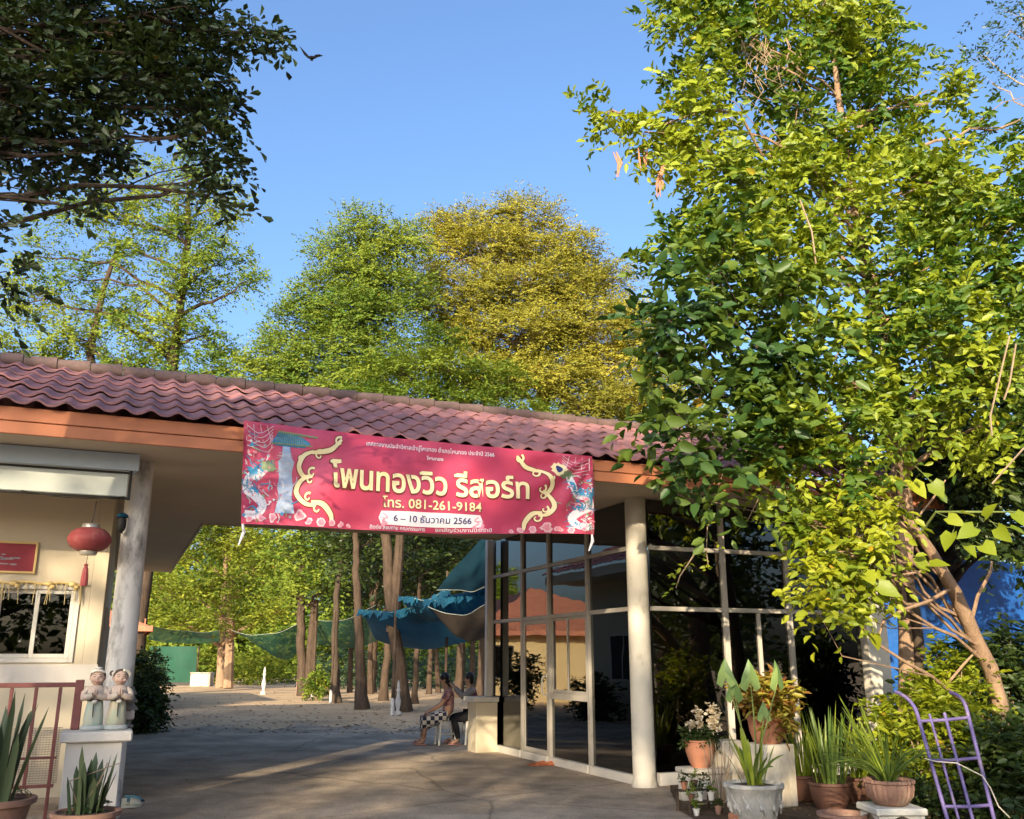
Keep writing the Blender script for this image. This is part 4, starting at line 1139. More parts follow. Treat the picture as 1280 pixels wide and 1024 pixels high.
# ornate grey pot with strap leaves and arrow leaves
p = np.array([2.45, 10.0, 0.012]); t = pot_thing('ornate_planter', 'grey ornate cement pot with lime strap leaves and tall arrow leaves', p)
mb = MB(); mb.lathe([(.22, 0), (.24, .02), (.20, .05), (.235, .14), (.265, .26), (.285, .33), (.30, .345), (.30, .375), (.275, .38), (.26, .35)], (0, 0, 0), 48, 1, 1, 12, .035)
for k in range(12):
    a = 2 * math.pi * k / 12; c = np.array([math.cos(a), math.sin(a), 0]); s_ = np.array([-math.sin(a), math.cos(a), 0])
    pts = [c * (.245 + .02 * q) + s_ * .045 * math.cos(3.0 * q) + np.array([0, 0, .10 + .19 * q]) for q in np.linspace(0, 1, 7)]
    mb.tube(pts, [.006, .013, .016, .014, .016, .012, .005], 6)
    mb.ell(c * .262 + np.array([0, 0, .17]), (.02, .02, .03), 8, 6)
mb.build('pot', M['ornpot'], t, True); soil(.27, .345, t)
blades('strap_leaves', (0, 0, .34), 18, .62, .028, .42, L['lime'], t, 31, .25, 6, (-.04, 0), .09, .6)
blades('dark_strap_leaves', (0, .05, .34), 8, .5, .03, .6, L['pot'], t, 32, .8, 6, (0, 0), .1, .6)
def arrow_leaf(mb_l, mb_s, base, tipc, yaw, size):
    b = np.array(base); c = np.array(tipc); m = (b + c) / 2 + np.array([.03, 0, .05])
    mb_s.tube(bez(b, m, c, 7), np.linspace(.009, .006, 7), 6)
    ca, sa = math.cos(yaw), math.sin(yaw)
    f = lambda x, z, d: (c[0] + size * (x * ca - d * sa), c[1] + size * (x * sa + d * ca), c[2] + size * z)
    mid = [f(0, 0, 0), f(0, .35, -.06), f(0, .72, -.02), f(0, 1.0, .10)]
    for sx in (-1, 1):
        e = [f(sx * .22, -.46, .05), f(sx * .50, -.26, .06), f(sx * .36, .25, .03), f(sx * .17, .66, .02)]
        mb_l.add([mid[0], e[0], e[1], mid[1], e[2], mid[2], e[3], mid[3]], [(0, 1, 2, 3), (3, 2, 4, 5), (5, 4, 6, 7)])
ml, ms = MB(), MB()
for px, py, yaw, sz, by in ((907, 848, -.5, .21, .0), (938, 852, .1, .23, .03), (972, 852, .6, .22, .0), (918, 868, .2, .2, .05), (955, 895, -.3, .15, .06)):
    c = D(px, py, 10.05 + by) - p; arrow_leaf(ml, ms, (random.uniform(-.05, .05), .04, .34), c, yaw, sz)
ms.build('arrow_stems', M['stalk'], t, True)
me_o = ml.build('arrow_leaves', L['arrow'], t, True)
at = me_o.data.attributes.new('rnd', 'FLOAT', 'FACE'); at.data.foreach_set('value', [random.random() for _ in me_o.data.polygons])

# plinths and the pots on them
def plinth(name, label, px, Y, w, d, h, mat, cap=True):
    q = D(px, 900, Y) * np.array([1, 1, 0]) + np.array([0, 0, .012]); t = thing(name, label, 'plinth', q, ANG)
    mb = MB(); mb.box((-w / 2, -d / 2, 0), (w / 2, d / 2, h - (.06 if cap else 0)), .012); mb.build('block', mat, t)
    if cap: mb = MB(); mb.box((-w / 2 - .02, -d / 2 - .02, h - .058), (w / 2 + .02, d / 2 + .02, h), .012); mb.build('slab', mat, t)
    return q + np.array([0, 0, h])
q = plinth('white_plinth', 'low white plinth under the terracotta flower pot beside column', 876, 11.45, .46, .40, .37, M['plinth'])
t = pot_thing('flower_pot', 'terracotta pot with cream flower spikes on the low white plinth', q + np.array([-.03, 0, 0]))
mb = MB(); mb.lathe([(.095, 0), (.13, .06), (.165, .17), (.172, .25), (.165, .28), (.18, .285), (.18, .305), (.16, .305), (.15, .27)], (0, 0, 0), 28); mb.build('pot', M['terracotta'], t, True); soil(.155, .275, t)
C, o_ = ball_pts((0, 0, .34), (.17, .15, .06), 40, 41); leafball('leaves', C, o_, L['shade'], t, 41, 4, 6, .10, .06)
rr = np.random.default_rng(5); C = []
for (x, z0, ln) in ((.02, .40, .26), (.12, .40, .30), (.17, .38, .22), (-.1, .42, .06), (-.05, .44, .05), (0, .40, .05)):
    for k in range(int(10 + ln * 60)): C.append((x + rr.normal(0, .018) + .06 * (k / 20) * (x > .1), rr.normal(0, .03), z0 + ln * rr.random()))
C = np.array(C); leafball('flowers', C, C - np.array([0, 0, .2]), L['pale'], t, 42, 2, 4, .03, .04, .7)
plinth('white_block', 'taller worn white block behind the ornate grey pot', 906, 11.6, .30, .3, .66, M['plinth'], False)
q = plinth('white_pedestal', 'tall weathered white pedestal under the orange croton pot', 958, 11.15, .42, .40, .66, M['plinth'], False)
t = pot_thing('croton_pot', 'orange clay pot with red and yellow croton leaves on tall pedestal', q)
mb = MB(); mb.lathe([(.14, 0), (.17, .04), (.20, .14), (.215, .25), (.23, .27), (.23, .31), (.20, .31), (.19, .27)], (0, 0, 0), 28, 1, 1, 10, .02); mb.build('pot', M['terracotta'], t, True); soil(.2, .29, t)
C, o_ = ball_pts((0, 0, .50), (.36, .28, .20), 62, 43); leafball('leaves', C, o_, L['croton'], t, 43, 3, 6, .14, .12, .36)
C, o_ = ball_pts((.1, -.16, .22), (.18, .1, .16), 24, 44); leafball('red_leaves', C, o_, L['croton'], t, 44, 3, 5, .1, .11, .3)

# stool with ribbed bowl
p = D(1103, 900, 8.75) * np.array([1, 1, 0]) + np.array([0, 0, .012])
t = thing('garden_stool', 'white cast stone stool with arched legs holding the ribbed bowl', 'stool', p, ANG - .35)
mb = MB(); mb.box((-.225, -.225, .285), (.225, .225, .345), .012); mb.build('seat', M['stool_stone'], t)
for sx in (-1, 1):
    for sy in (-1, 1):
        mb = MB(); mb.add([(sx * .20, sy * .20, 0), (sx * .13, sy * .20, 0), (sx * .13, sy * .13, 0), (sx * .20, sy * .13, 0), (sx * .20, sy * .20, .2), (sx * .145, sy * .20, .2), (sx * .145, sy * .145, .2), (sx * .20, sy * .145, .2),
                          (sx * .20, sy * .20, .284), (sx * .01, sy * .20, .284), (sx * .01, sy * .01, .284), (sx * .20, sy * .01, .284), (sx * .20, sy * .20, .245), (sx * .09, sy * .20, .25), (sx * .09, sy * .09, .25), (sx * .20, sy * .09, .25)],
                         [(0, 1, 2, 3), (0, 4, 5, 1), (1, 5, 6, 2), (2, 6, 7, 3), (3, 7, 4, 0), (4, 12, 13, 5), (5, 13, 14, 6), (6, 14, 15, 7), (7, 15, 12, 4), (12, 8, 9, 13), (13, 9, 10, 14), (14, 10, 11, 15), (15, 11, 8, 12), (8, 11, 10, 9)])
        mb.build('leg', M['stool_stone'], t)
t = pot_thing('bowl_plant', 'ribbed clay bowl of long spiky leaves on white stone stool', p + np.array([0, 0, .345]))
mb = MB(); mb.lathe([(.11, 0), (.14, .015), (.19, .08), (.205, .15), (.20, .18), (.215, .19), (.215, .215), (.19, .215), (.18, .19)], (0, 0, 0), 64, 1, 1, 26, .03); mb.build('pot', M['terra2'], t, True); soil(.185, .19, t)
blades('leaves', (0, 0, .19), 60, .72, .013, .85, L['pot'], t, 51, .75, 6, (-.05, 0), .08, .6)
blades('upright_leaves', (0, 0, .19), 26, .80, .012, .35, L['lime'], t, 52, .15, 6, (-.34, .1), .06, .6)
# brown pot in front
p = D(1043, 900, 8.9) * np.array([1, 1, 0]) + np.array([0, 0, .012]); t = thing('empty_pot', 'round brown glazed pot standing empty by the stool', 'pot', p)
mb = MB(); mb.lathe([(.13, 0), (.18, .06), (.21, .15), (.205, .22), (.225, .235), (.225, .26), (.19, .26), (.185, .2), (.16, .1)], (0, 0, 0), 32); mb.build('pot_body', M['terra2'], t, True); soil(.18, .16, t)
# snake plant clumps behind (thin upright)
for (px, Y, n, ln, lab, sd_) in ((1030, 10.9, 46, .85, 'dense upright snake plant clump in dark pot behind brown pot', 61), (1000, 11.6, 30, .62, 'pale mottled leaf clump beside the tall pedestal', 62), (1068, 11.4, 34, .72, 'thin upright clump of blades against the grey corner pillar', 63)):
    p = D(px, 900, Y) * np.array([1, 1, 0]) + np.array([0, 0, .012]); t = pot_thing('blade_plant', lab, p)
    mb = MB(); mb.lathe([(.15, 0), (.2, .1), (.22, .24), (.235, .25), (.235, .28), (.2, .28), (.19, .24)], (0, 0, 0), 26); mb.build('pot', M['brownpot'], t, True); soil(.2, .25, t)
    blades('leaves', (0, 0, .24), n, ln, .018, .30, L['lime'] if sd_ != 61 else L['pot'], t, sd_, .12, 5, (0, 0), .17, .6)
    blades('bright_leaves', (0, 0, .24), n // 2, ln * 1.1, .014, .34, L['lime'], t, sd_ + 10, .15, 5, (0, 0), .17, .6)
p = D(895, 900, 11.0) * np.array([1, 1, 0]) + np.array([0, 0, .012]); t = thing('dry_shrub', 'bare dry twigs rising beside the low white plinth', 'shrub', p)
mb = MB(); rr = random.Random(6)
for k in range(14):
    a = rr.uniform(0, 6.28); x, y = .14 * math.cos(a), .12 * math.sin(a)
    mb.tube([(x * .2, y * .2, 0), (x * .7, y * .7, .25), (x * 1.2 + rr.gauss(0, .03), y * 1.2, .55 + rr.uniform(0, .2))], [.008, .006, .003], 5)
mb.build('twigs', M['twig'], t)
# rack of tiny pots
p = D(869, 900, 10.75) * np.array([1, 1, 0]) + np.array([0, 0, .012]); t = thing('pot_rack', 'low dark wooden rack of little pots at the garden edge', 'rack', p, ANG)
mb = MB()
for x in (-.2, .2):
    for y in (-.12, .12): mb.box((x - .012, y - .012, 0), (x + .012, y + .012, .2 if y > 0 else .10), .002)
mb.build('frame', M['barkd'], t)
mb = MB(); mb.box((-.22, -.14, .101), (.22, -.015, .115), .002); mb.box((-.22, .015, .201), (.22, .14, .215), .002); mb.build('shelf', M['barkd'], t)
C_, S_ = math.cos(ANG), math.sin(ANG)
k = 0
for (x, y, z, h, mat, lab) in ((-.15, -.08, .115, .075, 'brownpot', 'tiny dark pot with cactus at left of the low rack shelf'), (-.04, -.08, .115, .09, 'plastic_w', 'tiny white pot with cactus on the low rack shelf'),
                               (.10, -.08, .115, .08, 'plastic_w', 'short white pot with green cactus at right on low shelf'), (-.13, .08, .215, .08, 'terracotta', 'tiny clay pot with cactus at left on the upper shelf'), (.0, .08, .215, .09, 'brownpot', 'tiny brown pot with bushy cactus on the upper shelf'),
                               (.13, .08, .215, .07, 'plastic_w', 'tiny white pot at right on the upper rack shelf'), (-.20, -.24, 0, .07, 'plastic_w', 'tiny white pot standing on ground before the rack'), (.06, -.26, 0, .08, 'terra2', 'tiny clay pot standing on ground before the rack')):
    w_ = p + np.array([x * C_ - y * S_, x * S_ + y * C_, z]); q = thing('cactus_pot', lab, 'potted plant', w_, 0, 'little cactus pots on the rack')
    mb = MB(); mb.lathe([(.025, 0), (.038, h * .9), (.042, h * .92), (.042, h), (.034, h), (.03, h * .85)], (0, 0, 0), 14); mb.build('pot', M[mat], q, True)
    cc = np.array([(0, 0, h + .02), (.01, 0, h + .05), (-.015, .01, h + .03), (0, 0, h + .07)]); leafball('cactus', cc, cc - np.array([0, 0, h]), L['shade'] if k % 2 else L['midgreen'], q, k, 4, 5, .045, .035); k += 1
p = D(914, 900, 10.05) * np.array([1, 1, 0]) + np.array([0, 0, .07]); t = thing('fallen_pot', 'small clay pot lying on its side beside ornate grey pot', 'pot', p, .6)
mb = MB(); mb.lathe([(.045, -.08), (.07, .05), (.078, .055), (.078, .08), (.062, .08), (.05, 0)], (0, 0, 0), 18); o_ = mb.build('pot_body', M['terracotta'], t, True); o_.rotation_euler = (R(78), 0, 0)

# ------------------------------------------------------------------ purple hand truck
p = D(1200, 900, 8.35) * np.array([1, 1, 0]) + np.array([0, 0, .012])
t = thing('hand_truck', 'purple tubular hand truck leaning among the garden plants', 'hand truck', p)
def q3(px, py, Y): return D(px, py, Y) - p
A0, A1 = q3(1195, 1062, 8.42), q3(1147, 894, 8.92)
B0, B1 = q3(1252, 1062, 8.42), q3(1209, 889, 8.94)
def rail(a0, a1, px, py, Y):
    d_ = norm(a1 - a0); tip = q3(px, py, Y); c_ = a1 + d_ * .16
    return [a0, a0 * .5 + a1 * .5] + list(bez(a1, c_, tip, 8))
for q in (rail(A0, A1, 1120, 865, 9.2), rail(B0, B1, 1188, 866, 9.2)): mb = MB(); mb.tube(np.array(q), .017, 12); mb.build('side_rail', M['purple'], t, True)
lerp = lambda a, b_, f_: a * (1 - f_) + b_ * f_
for f_, r_ in ((.22, .012), (.52, .015)):
    mb = MB(); mb.tube([lerp(A0, B0, f_) + np.array([0, -.02, 0]), lerp(A1, B1, f_) + np.array([0, -.02, 0])], r_, 10); mb.build('inner_bar', M['purple'], t, True)
for f_ in (.95, .64, .30):
    a, b_ = lerp(A0, A1, f_), lerp(B0, B1, f_)
    mb = MB(); mb.tube([a, lerp(a, b_, .5) + np.array([0, -.025, -.004]), b_], .015, 10); mb.build('cross_bar', M['purple'], t, True)
mb = MB(); mb.add([tuple(q3(1186, 1058, 8.3)), tuple(q3(1256, 1058, 8.3)), tuple(q3(1262, 1075, 8.0)), tuple(q3(1180, 1075, 8.0))], [(0, 1, 2, 3)]); mb.build('toe_plate', M['purple'], t)
for sx in (1180, 1258):
    c = q3(sx, 1042, 8.62); mb = MB()
    mb.tube([c + np.array([-.025, 0, 0]), c + np.array([.025, 0, 0])], .11, 22); mb.build('wheel', M['dark'], t, True)
ro = thing('tie_rope', 'pale frayed rope tied round the purple hand truck', 'rope', D(1200, 960, 8.68))
pts = [q3(x, y, Y) + p - D(1200, 960, 8.68) for x, y, Y in ((1156, 948, 8.64), (1170, 952, 8.63), (1196, 954, 8.62), (1212, 962, 8.6), (1228, 970, 8.6), (1238, 985, 8.6), (1248, 1008, 8.6), (1262, 1022, 8.6))]
mb = MB(); mb.tube(pts, .0055, 6); mb.build('cord', M['rope'], ro, True)

# ------------------------------------------------------------------ seated people on plastic stools
M['shirt_a'] = nmat('patterned_blouse', (.36, .15, .15), (.16, .06, .075), 14, .85, .2, c3=(.55, .46, .42), sc3=11, th3=.58)
M['shirt_b'] = nmat('maroon_shirt', (.16, .03, .05), (.11, .022, .035), 8, .85)
M['sleeve_b'] = nmat('grey_sleeve', (.24, .22, .21), (.18, .165, .16), 8, .85)
M['black'] = nmat('black_trousers', (.014, .013, .016), (.01, .01, .012), 8, .85)
M['pink'] = nmat('pink_sandal', (.50, .25, .22), (.4, .18, .16), 9, .7)
m, nt, b = new_mat('checked_skirt'); ck = nt.nodes.new('ShaderNodeTexChecker'); ck.inputs['Scale'].default_value = 13
ck.inputs['Color1'].default_value = (.02, .022, .05, 1); ck.inputs['Color2'].default_value = (.55, .52, .48, 1)
tc = nt.nodes.new('ShaderNodeTexCoord'); nt.links.new(tc.outputs['Object'], ck.inputs['Vector']); nt.links.new(ck.outputs[0], b.inputs['Base Color']); b.inputs['Roughness'].default_value = .9
M['check'] = m
def plastic_stool(p, label):
    t = thing('plastic_stool', label, 'stool', p, .3, 'white plastic stools')
    mb = MB(); mb.box((-.15, -.15, .405), (.15, .15, .435), .012); mb.build('seat', M['plastic_w'], t)
    for sx in (-1, 1):
        for sy in (-1, 1):
            mb = MB(); mb.tube([(sx * .125, sy * .125, .404), (sx * .17, sy * .17, 0)], [.026, .02], 6); mb.build('leg', M['plastic_w'], t)
    mb = MB()
    for a, b_ in (((-1, -1), (1, -1)), ((1, -1), (1, 1)), ((1, 1), (-1, 1)), ((-1, 1), (-1, -1))): mb.tube([(a[0] * .15, a[1] * .15, .2), (b_[0] * .15, b_[1] * .15, .2)], .011, 6)
    mb.build('brace', M['plastic_w'], t)
def hand_nodes(nd, ed, key, wrist, dirv, upv, sgn):
    d = norm(np.array(dirv, float)); u_ = norm(np.array(upv, float)); s = np.cross(d, u_)
    nd[key + 'p'] = (tuple(np.array(wrist) + d * .05), (.03, .016)); ed.append((key + 'w', key + 'p'))
    for k in range(4):
        o = s * (.024 - .016 * k); a = np.array(wrist) + d * .088 + o; ln = (.036, .044, .040, .030)[k]
        nd[f'{key}f{k}a'] = (tuple(a), .010); nd[f'{key}f{k}b'] = (tuple(a + d * ln - u_ * .012), .009); nd[f'{key}f{k}c'] = (tuple(a + d * ln * 1.5 - u_ * .034), .0075)
        ed += [(key + 'p', f'{key}f{k}a'), (f'{key}f{k}a', f'{key}f{k}b'), (f'{key}f{k}b', f'{key}f{k}c')]
    a = np.array(wrist) + d * .035 + s * .032 * sgn; nd[key + 't1'] = (tuple(a), .011); nd[key + 't2'] = (tuple(a + d * .04 + s * .014 * sgn - u_ * .01), .009)
    ed += [(key + 'p', key + 't1'), (key + 't1', key + 't2')]
def person(p, rz, label, spine, knees, ankles, elbows, wrists, hd, shirt, lower, sleeve, hairmat, skirt, hairlong):
    t = thing('person', label, 'person', p, rz)
    hip, waist, chest, neck = [np.array(q, float) for q in spine]; hx = np.array(hd, float)
    nd = {'hip': (tuple(hip), (.135, .115)), 'waist': (tuple(waist), (.125, .10)), 'chest': (tuple(chest), (.135, .10)), 'neck': (tuple(neck), .05)}
    ed = [('hip', 'waist'), ('waist', 'chest'), ('chest', 'neck')]
    hv = norm(hx - neck)
    nd['jaw'] = (tuple(neck + hv * .09 + np.array([-.03, 0, 0])), (.062, .07)); nd['skull'] = (tuple(neck + hv * .175), (.078, .088)); nd['top'] = (tuple(neck + hv * .235), (.055, .06)); ed += [('neck', 'jaw'), ('jaw', 'skull'), ('skull', 'top')]
    sh = {}
    for i, sy in enumerate((-1, 1)):
        k = 'LR'[i]
        s_ = chest + np.array([0, sy * .165, .07]); sh[k] = s_
        nd[k + 's'] = (tuple(s_), .058); nd[k + 'e'] = (tuple(elbows[i]), .040); nd[k + 'w'] = (tuple(wrists[i]), (.028, .024)); ed += [('chest', k + 's'), (k + 's', k + 'e'), (k + 'e', k + 'w')]
        hand_nodes(nd, ed, k, np.array(wrists[i]), np.array(wrists[i]) - np.array(elbows[i]), (0, 0, 1), -sy)
        h_ = hip + np.array([-.04, sy * .09, -.01]); nd[k + 'h'] = (tuple(h_), .092)
        kn = np.array(knees[i], float); an = np.array(ankles[i], float)
        nd[k + 'k'] = (tuple(kn), .062); nd[k + 'c'] = (tuple(kn * .6 + an * .4 + np.array([.02, 0, 0])), .055); nd[k + 'a'] = (tuple(an), .036); nd[k + 'b'] = (tuple(an + np.array([-.07, 0, -.035])), (.042, .03)); nd[k + 'o'] = (tuple(an + np.array([-.15, 0, -.045])), (.038, .022))
        ed += [('hip', k + 'h'), (k + 'h', k + 'k'), (k + 'k', k + 'c'), (k + 'c', k + 'a'), (k + 'a', k + 'b'), (k + 'b', k + 'o')]
    skin_mesh('body', nd, ed, 'hip', M['skin'], t, 2)
    # face
    c = neck + hv * .155; mb = MB()
    mb.ell(c + np.array([-.088, 0, -.02]), (.018, .014, .022), 8, 6)
    for sy in (-1, 1): mb.ell(c + np.array([.0, sy * .082, -.01]), (.02, .012, .03), 8, 6)
    mb.build('face_features', M['skin'], t, True)
    mb = MB()
    for sy in (-1, 1): mb.ell(c + np.array([-.078, sy * .03, .012]), (.008, .013, .007), 8, 6)
    mb.ell(c + np.array([-.076, 0, -.055]), (.008, .022, .005), 8, 6); mb.build('eyes', M['hair'], t, True)
    mb = MB(); hc = neck + hv * .20; mb.ell(hc + np.array([.022, 0, .006]), (.094, .098, .095), 18, 12); mb.ell(hc + np.array([.055, 0, -.06]), (.06, .075, .085), 14, 10)
    if hairlong: mb.tube([hc + np.array([.08, 0, -.05]), hc + np.array([.11, 0, -.16]), hc + np.array([.10, .0, -.26])], [.05, .045, .015], 10)
    mb.build('hair', hairmat, t, True)
    # clothing
    g = lambda k, a: (nd[k][0], tuple(np.array(nd[k][1]) + a) if not np.isscalar(nd[k][1]) else nd[k][1] + a)
    sn = {k: g(k, .016) for k in ('hip', 'waist', 'chest', 'Ls', 'Rs')}
    sn['nk'] = (tuple(chest * .45 + neck * .55), .06); se = [('hip', 'waist'), ('waist', 'chest'), ('chest', 'Ls'), ('chest', 'Rs'), ('chest', 'nk')]
    skin_mesh('shirt', sn, se, 'hip', shirt, t, 2)
    for i in range(2):
        k = 'LR'[i]; e0 = np.array(nd[k + 'e'][0]); w0 = np.array(nd[k + 'w'][0]); mid = sh[k] * .4 + e0 * .6
        end = e0 * .35 + w0 * .65 if sleeve else mid
        pts = [sh[k], e0, end] if sleeve else [sh[k], sh[k] * .6 + e0 * .4, mid]
        mb = MB(); mb.tube(pts, [.072, .054, .042] if sleeve else [.074, .066, .062], 12); mb.build('sleeve', sleeve or shirt, t, True)
    if skirt:
        mb = MB()
        def sk(a, b_):
            ang = 2 * math.pi * a; k0 = (np.array(knees[0]) + np.array(knees[1])) / 2 + np.array([-.04, 0, -.06 - .12 * b_ * max(0, -math.sin(ang))])
            c_ = hip * (1 - b_) + k0 * b_; w_ = (.19 + .03 * b_); return (c_[0] + .0 * math.cos(ang), c_[1] + w_ * math.cos(ang) * (1 + .05 * math.sin(5 * ang)), c_[2] + (.135 - .02 * b_) * math.sin(ang))
        mb.grid(sk, 26, 10); kk = (np.array(knees[0]) + np.array(knees[1])) / 2
        mb.grid(lambda a, b_: (kk[0] - .05 + .02 * math.sin(14 * a) + .09 * math.cos(math.pi * a) * 0, kk[1] + (a - .5) * .44, kk[2] + .03 - .24 * b_), 14, 5)
        mb.build('skirt', lower, t, True)
    else:
        pn = {k: g(k, .014) for k in ('hip', 'Lh', 'Rh', 'Lk', 'Rk', 'Lc', 'Rc', 'La', 'Ra')}
        skin_mesh('trousers', pn, [('hip', 'Lh'), ('hip', 'Rh'), ('Lh', 'Lk'), ('Rh', 'Rk'), ('Lk', 'Lc'), ('Rk', 'Rc'), ('Lc', 'La'), ('Rc', 'Ra')], 'hip', lower, t, 2)
    for i in range(2):
        an = np.array(ankles[i]); mb = MB(); mb.box(an + np.array([-.19, -.045, -.085]), an + np.array([.05, .045, -.062]), .008)
        mb.tube([an + np.array([-.08, -.045, -.065]), an + np.array([-.09, 0, .005]), an + np.array([-.08, .045, -.065])], .008, 6); mb.build('sandal', M['pink'], t)
    return t
p1 = G(557, 931); p2 = p1 + np.array([.50, .10, 0])
plastic_stool(p1, 'white plastic stool under the person in checked skirt'); plastic_stool(p2, 'white plastic stool behind, under the person in black trousers')
person(p1, .12, 'person in pink patterned blouse and checked skirt sitting, head bowed', [(0.02, 0, .54), (.05, 0, .74), (.06, 0, .92), (.0, 0, 1.06)], [(-.44, -.12, .50), (-.44, .12, .50)], [(-.42, -.13, .095), (-.46, .12, .095)],
       [(-.12, -.25, .74), (-.10, .25, .74)], [(-.34, -.17, .62), (-.32, .17, .62)], (-.06, 0, 1.25), M['shirt_a'], M['check'], None, M['hair'], True, True)
person(p2, .05, 'person in maroon shirt and black trousers grooming the other\'s hair', [(0.02, 0, .54), (.03, 0, .76), (.0, 0, .93), (-.05, 0, 1.06)], [(-.36, -.22, .47), (-.40, .20, .50)], [(-.26, -.22, .095), (-.38, .22, .095)],
       [(-.20, -.27, .90), (-.18, .25, .90)], [(-.40, -.13, 1.10), (-.40, .12, 1.12)], (-.07, 0, 1.24), M['shirt_b'], M['black'], M['sleeve_b'], M['hair'], False, False)

# ------------------------------------------------------------------ yard behind the gate: house, screen, nets, poles
ho = thing('yellow_house', 'small yellow house with orange tiled roof behind the office', 'house', O, ANG)
mb = MB(); wall_with_holes(mb, -14, -5.95, 22, 22.2, 0, 2.75, [(-7.4, -6.6, .9, 2.1)]); mb.box((-6.15, 22.201, 0), (-5.95, 30, 2.75), 0); mb.box((-14, 29.8, 0), (-6.152, 30, 2.75), 0); mb.build('wall', M['yellowwall'], ho)
mb = MB(); wframe(mb, -7.4, -6.6, 22.02, 22.1, .9, 2.1, .06); w2 = mb.build('window', M['dark'], ho)
mb = MB(); mb.box((-7.34, 22.05, .96), (-6.66, 22.06, 2.04), .001); mb.build('pane', M['wglass'], w2)
mb = MB()
def hip(a, b_, side):
    return a
rv = [(-14.6, 21.4, 2.6), (-5.45, 21.4, 2.6), (-5.45, 30.6, 2.6), (-14.6, 30.6, 2.6), (-10, 25.9, 4.6), (-10, 26.1, 4.6)]
mb.add(rv, [(0, 1, 4), (1, 2, 5, 4), (2, 3, 5), (3, 0, 4, 5), (3, 2, 1, 0)]); mb.build('roof', M['orangetile'], ho)
mb = MB(); mb.box((-14.62, 21.36, 2.46), (-5.43, 21.395, 2.64), .004); mb.box((-5.445, 21.4, 2.46), (-5.41, 30.6, 2.64), .004)
for k in range(4): mb.box((-5.7 - k * .8, 21.33, 2.64), (-5.66 - k * .8, 21.37, 2.86), .003)
mb.build('eave_board', M['orangetile'], ho)

def standing(px, py, Y=None):
    return G(px, py) if Y is None else D(px, py, Y) * np.array([1, 1, 0])
gs = thing('green_screen', 'large green cloth screen at the far left of the yard', 'screen', G(216, 857))
q = lambda px, py: D(px, py, G(216, 857)[1]) - G(216, 857)
mb = MB(); a, b_, c, d = q(186, 853), q(244, 853), q(246, 808), q(188, 808)
mb.grid(lambda s, t_: tuple((a * (1 - s) + b_ * s) * (1 - t_) + (d * (1 - s) + c * s) * t_ + np.array([0, .12 * math.sin(7 * s) * math.sin(3 * t_), 0])), 16, 8); mb.build('cloth', M['greenscreen'], gs, True)
for s in (a, (a + b_) / 2, b_): mb = MB(); mb.tube([(s[0], .15, 0), (s[0], .15, 2.4)], .05, 8); mb.build('post', M['barkd'], gs)
mb = MB(); mb.box((a[0], .02, 0), (b_[0], .12, .22), .01); mb.build('base_board', M['dark'], gs)
p = G(252, 858); t = thing('cream_crate', 'cream block standing at the right foot of green screen', 'crate', p)
mb = MB(); mb.box((-.6, -.4, 0), (.6, .4, .75), .04); mb.build('crate_body', M['plinth'], t); mb = MB(); mb.box((-.64, -.45, .752), (.64, .45, .82), .03); mb.build('lid', M['plinth'], t)

def baluster(px, py, h, label):
    t = thing('white_baluster', label, 'post', G(px, py), 0, 'white turned posts along the yard')
    k = h; mb = MB(); mb.lathe([(0.106 * k, 0), (0.106 * k, .10 * k)], (0, 0, 0), 16); mb.build('foot', M['white'], t)
    mb = MB(); mb.lathe([(0.066 * k, .10 * k), (0.046 * k, .16 * k), (0.079 * k, .30 * k), (0.086 * k, .40 * k), (0.046 * k, .55 * k), (0.040 * k, .66 * k), (0.066 * k, .70 * k), (0.040 * k, .76 * k), (0.046 * k, .84 * k), (0.026 * k, .95 * k), (.0001, k)], (0, 0, 0), 16); mb.build('shaft', M['white'], t, True)
baluster(329, 868, 1.25, 'white turned post at the foot of the double far tree')
baluster(497, 894, 1.0, 'white turned post before the forked dark trunk')

def pole(px, py, ph, label, rad=.04, mat='bark', white=True):
    b0 = G(px, py); t = thing('net_pole', label, 'pole', b0, 0, 'poles holding up the nets')
    h = 1.6 + (824 - ph) / 1190 * b0[1]
    mb = MB(); mb.tube([(0, 0, .0), (.02, 0, h * .5), (0, .02, h)], [rad * 1.1, rad, rad * .9], 8); mb.build('shaft', M[mat], t, True)
    if white: mb = MB(); mb.lathe([(rad * 1.25, .01), (rad * 1.25, .45), (rad * 1.1, .5)], (0, 0, 0), 10); mb.build('painted_foot', M['white'], t, True)
pole(371, 868, 776, 'thin pole left of the shaggy twin trunk', .05, 'barko', False); pole(390, 873, 778, 'thin pole right of the shaggy twin trunk', .05)
pole(413, 880, 765, 'pale footed pole beside the slender dark trunk'); pole(446, 886, 760, 'pale footed pole beside the tallest straight trunk')
pole(490, 895, 745, 'brown pole in front of the forked trunk', .045, 'bark'); pole(556, 890, 715, 'grey pole under the blue tarp', .045, 'bark', False)

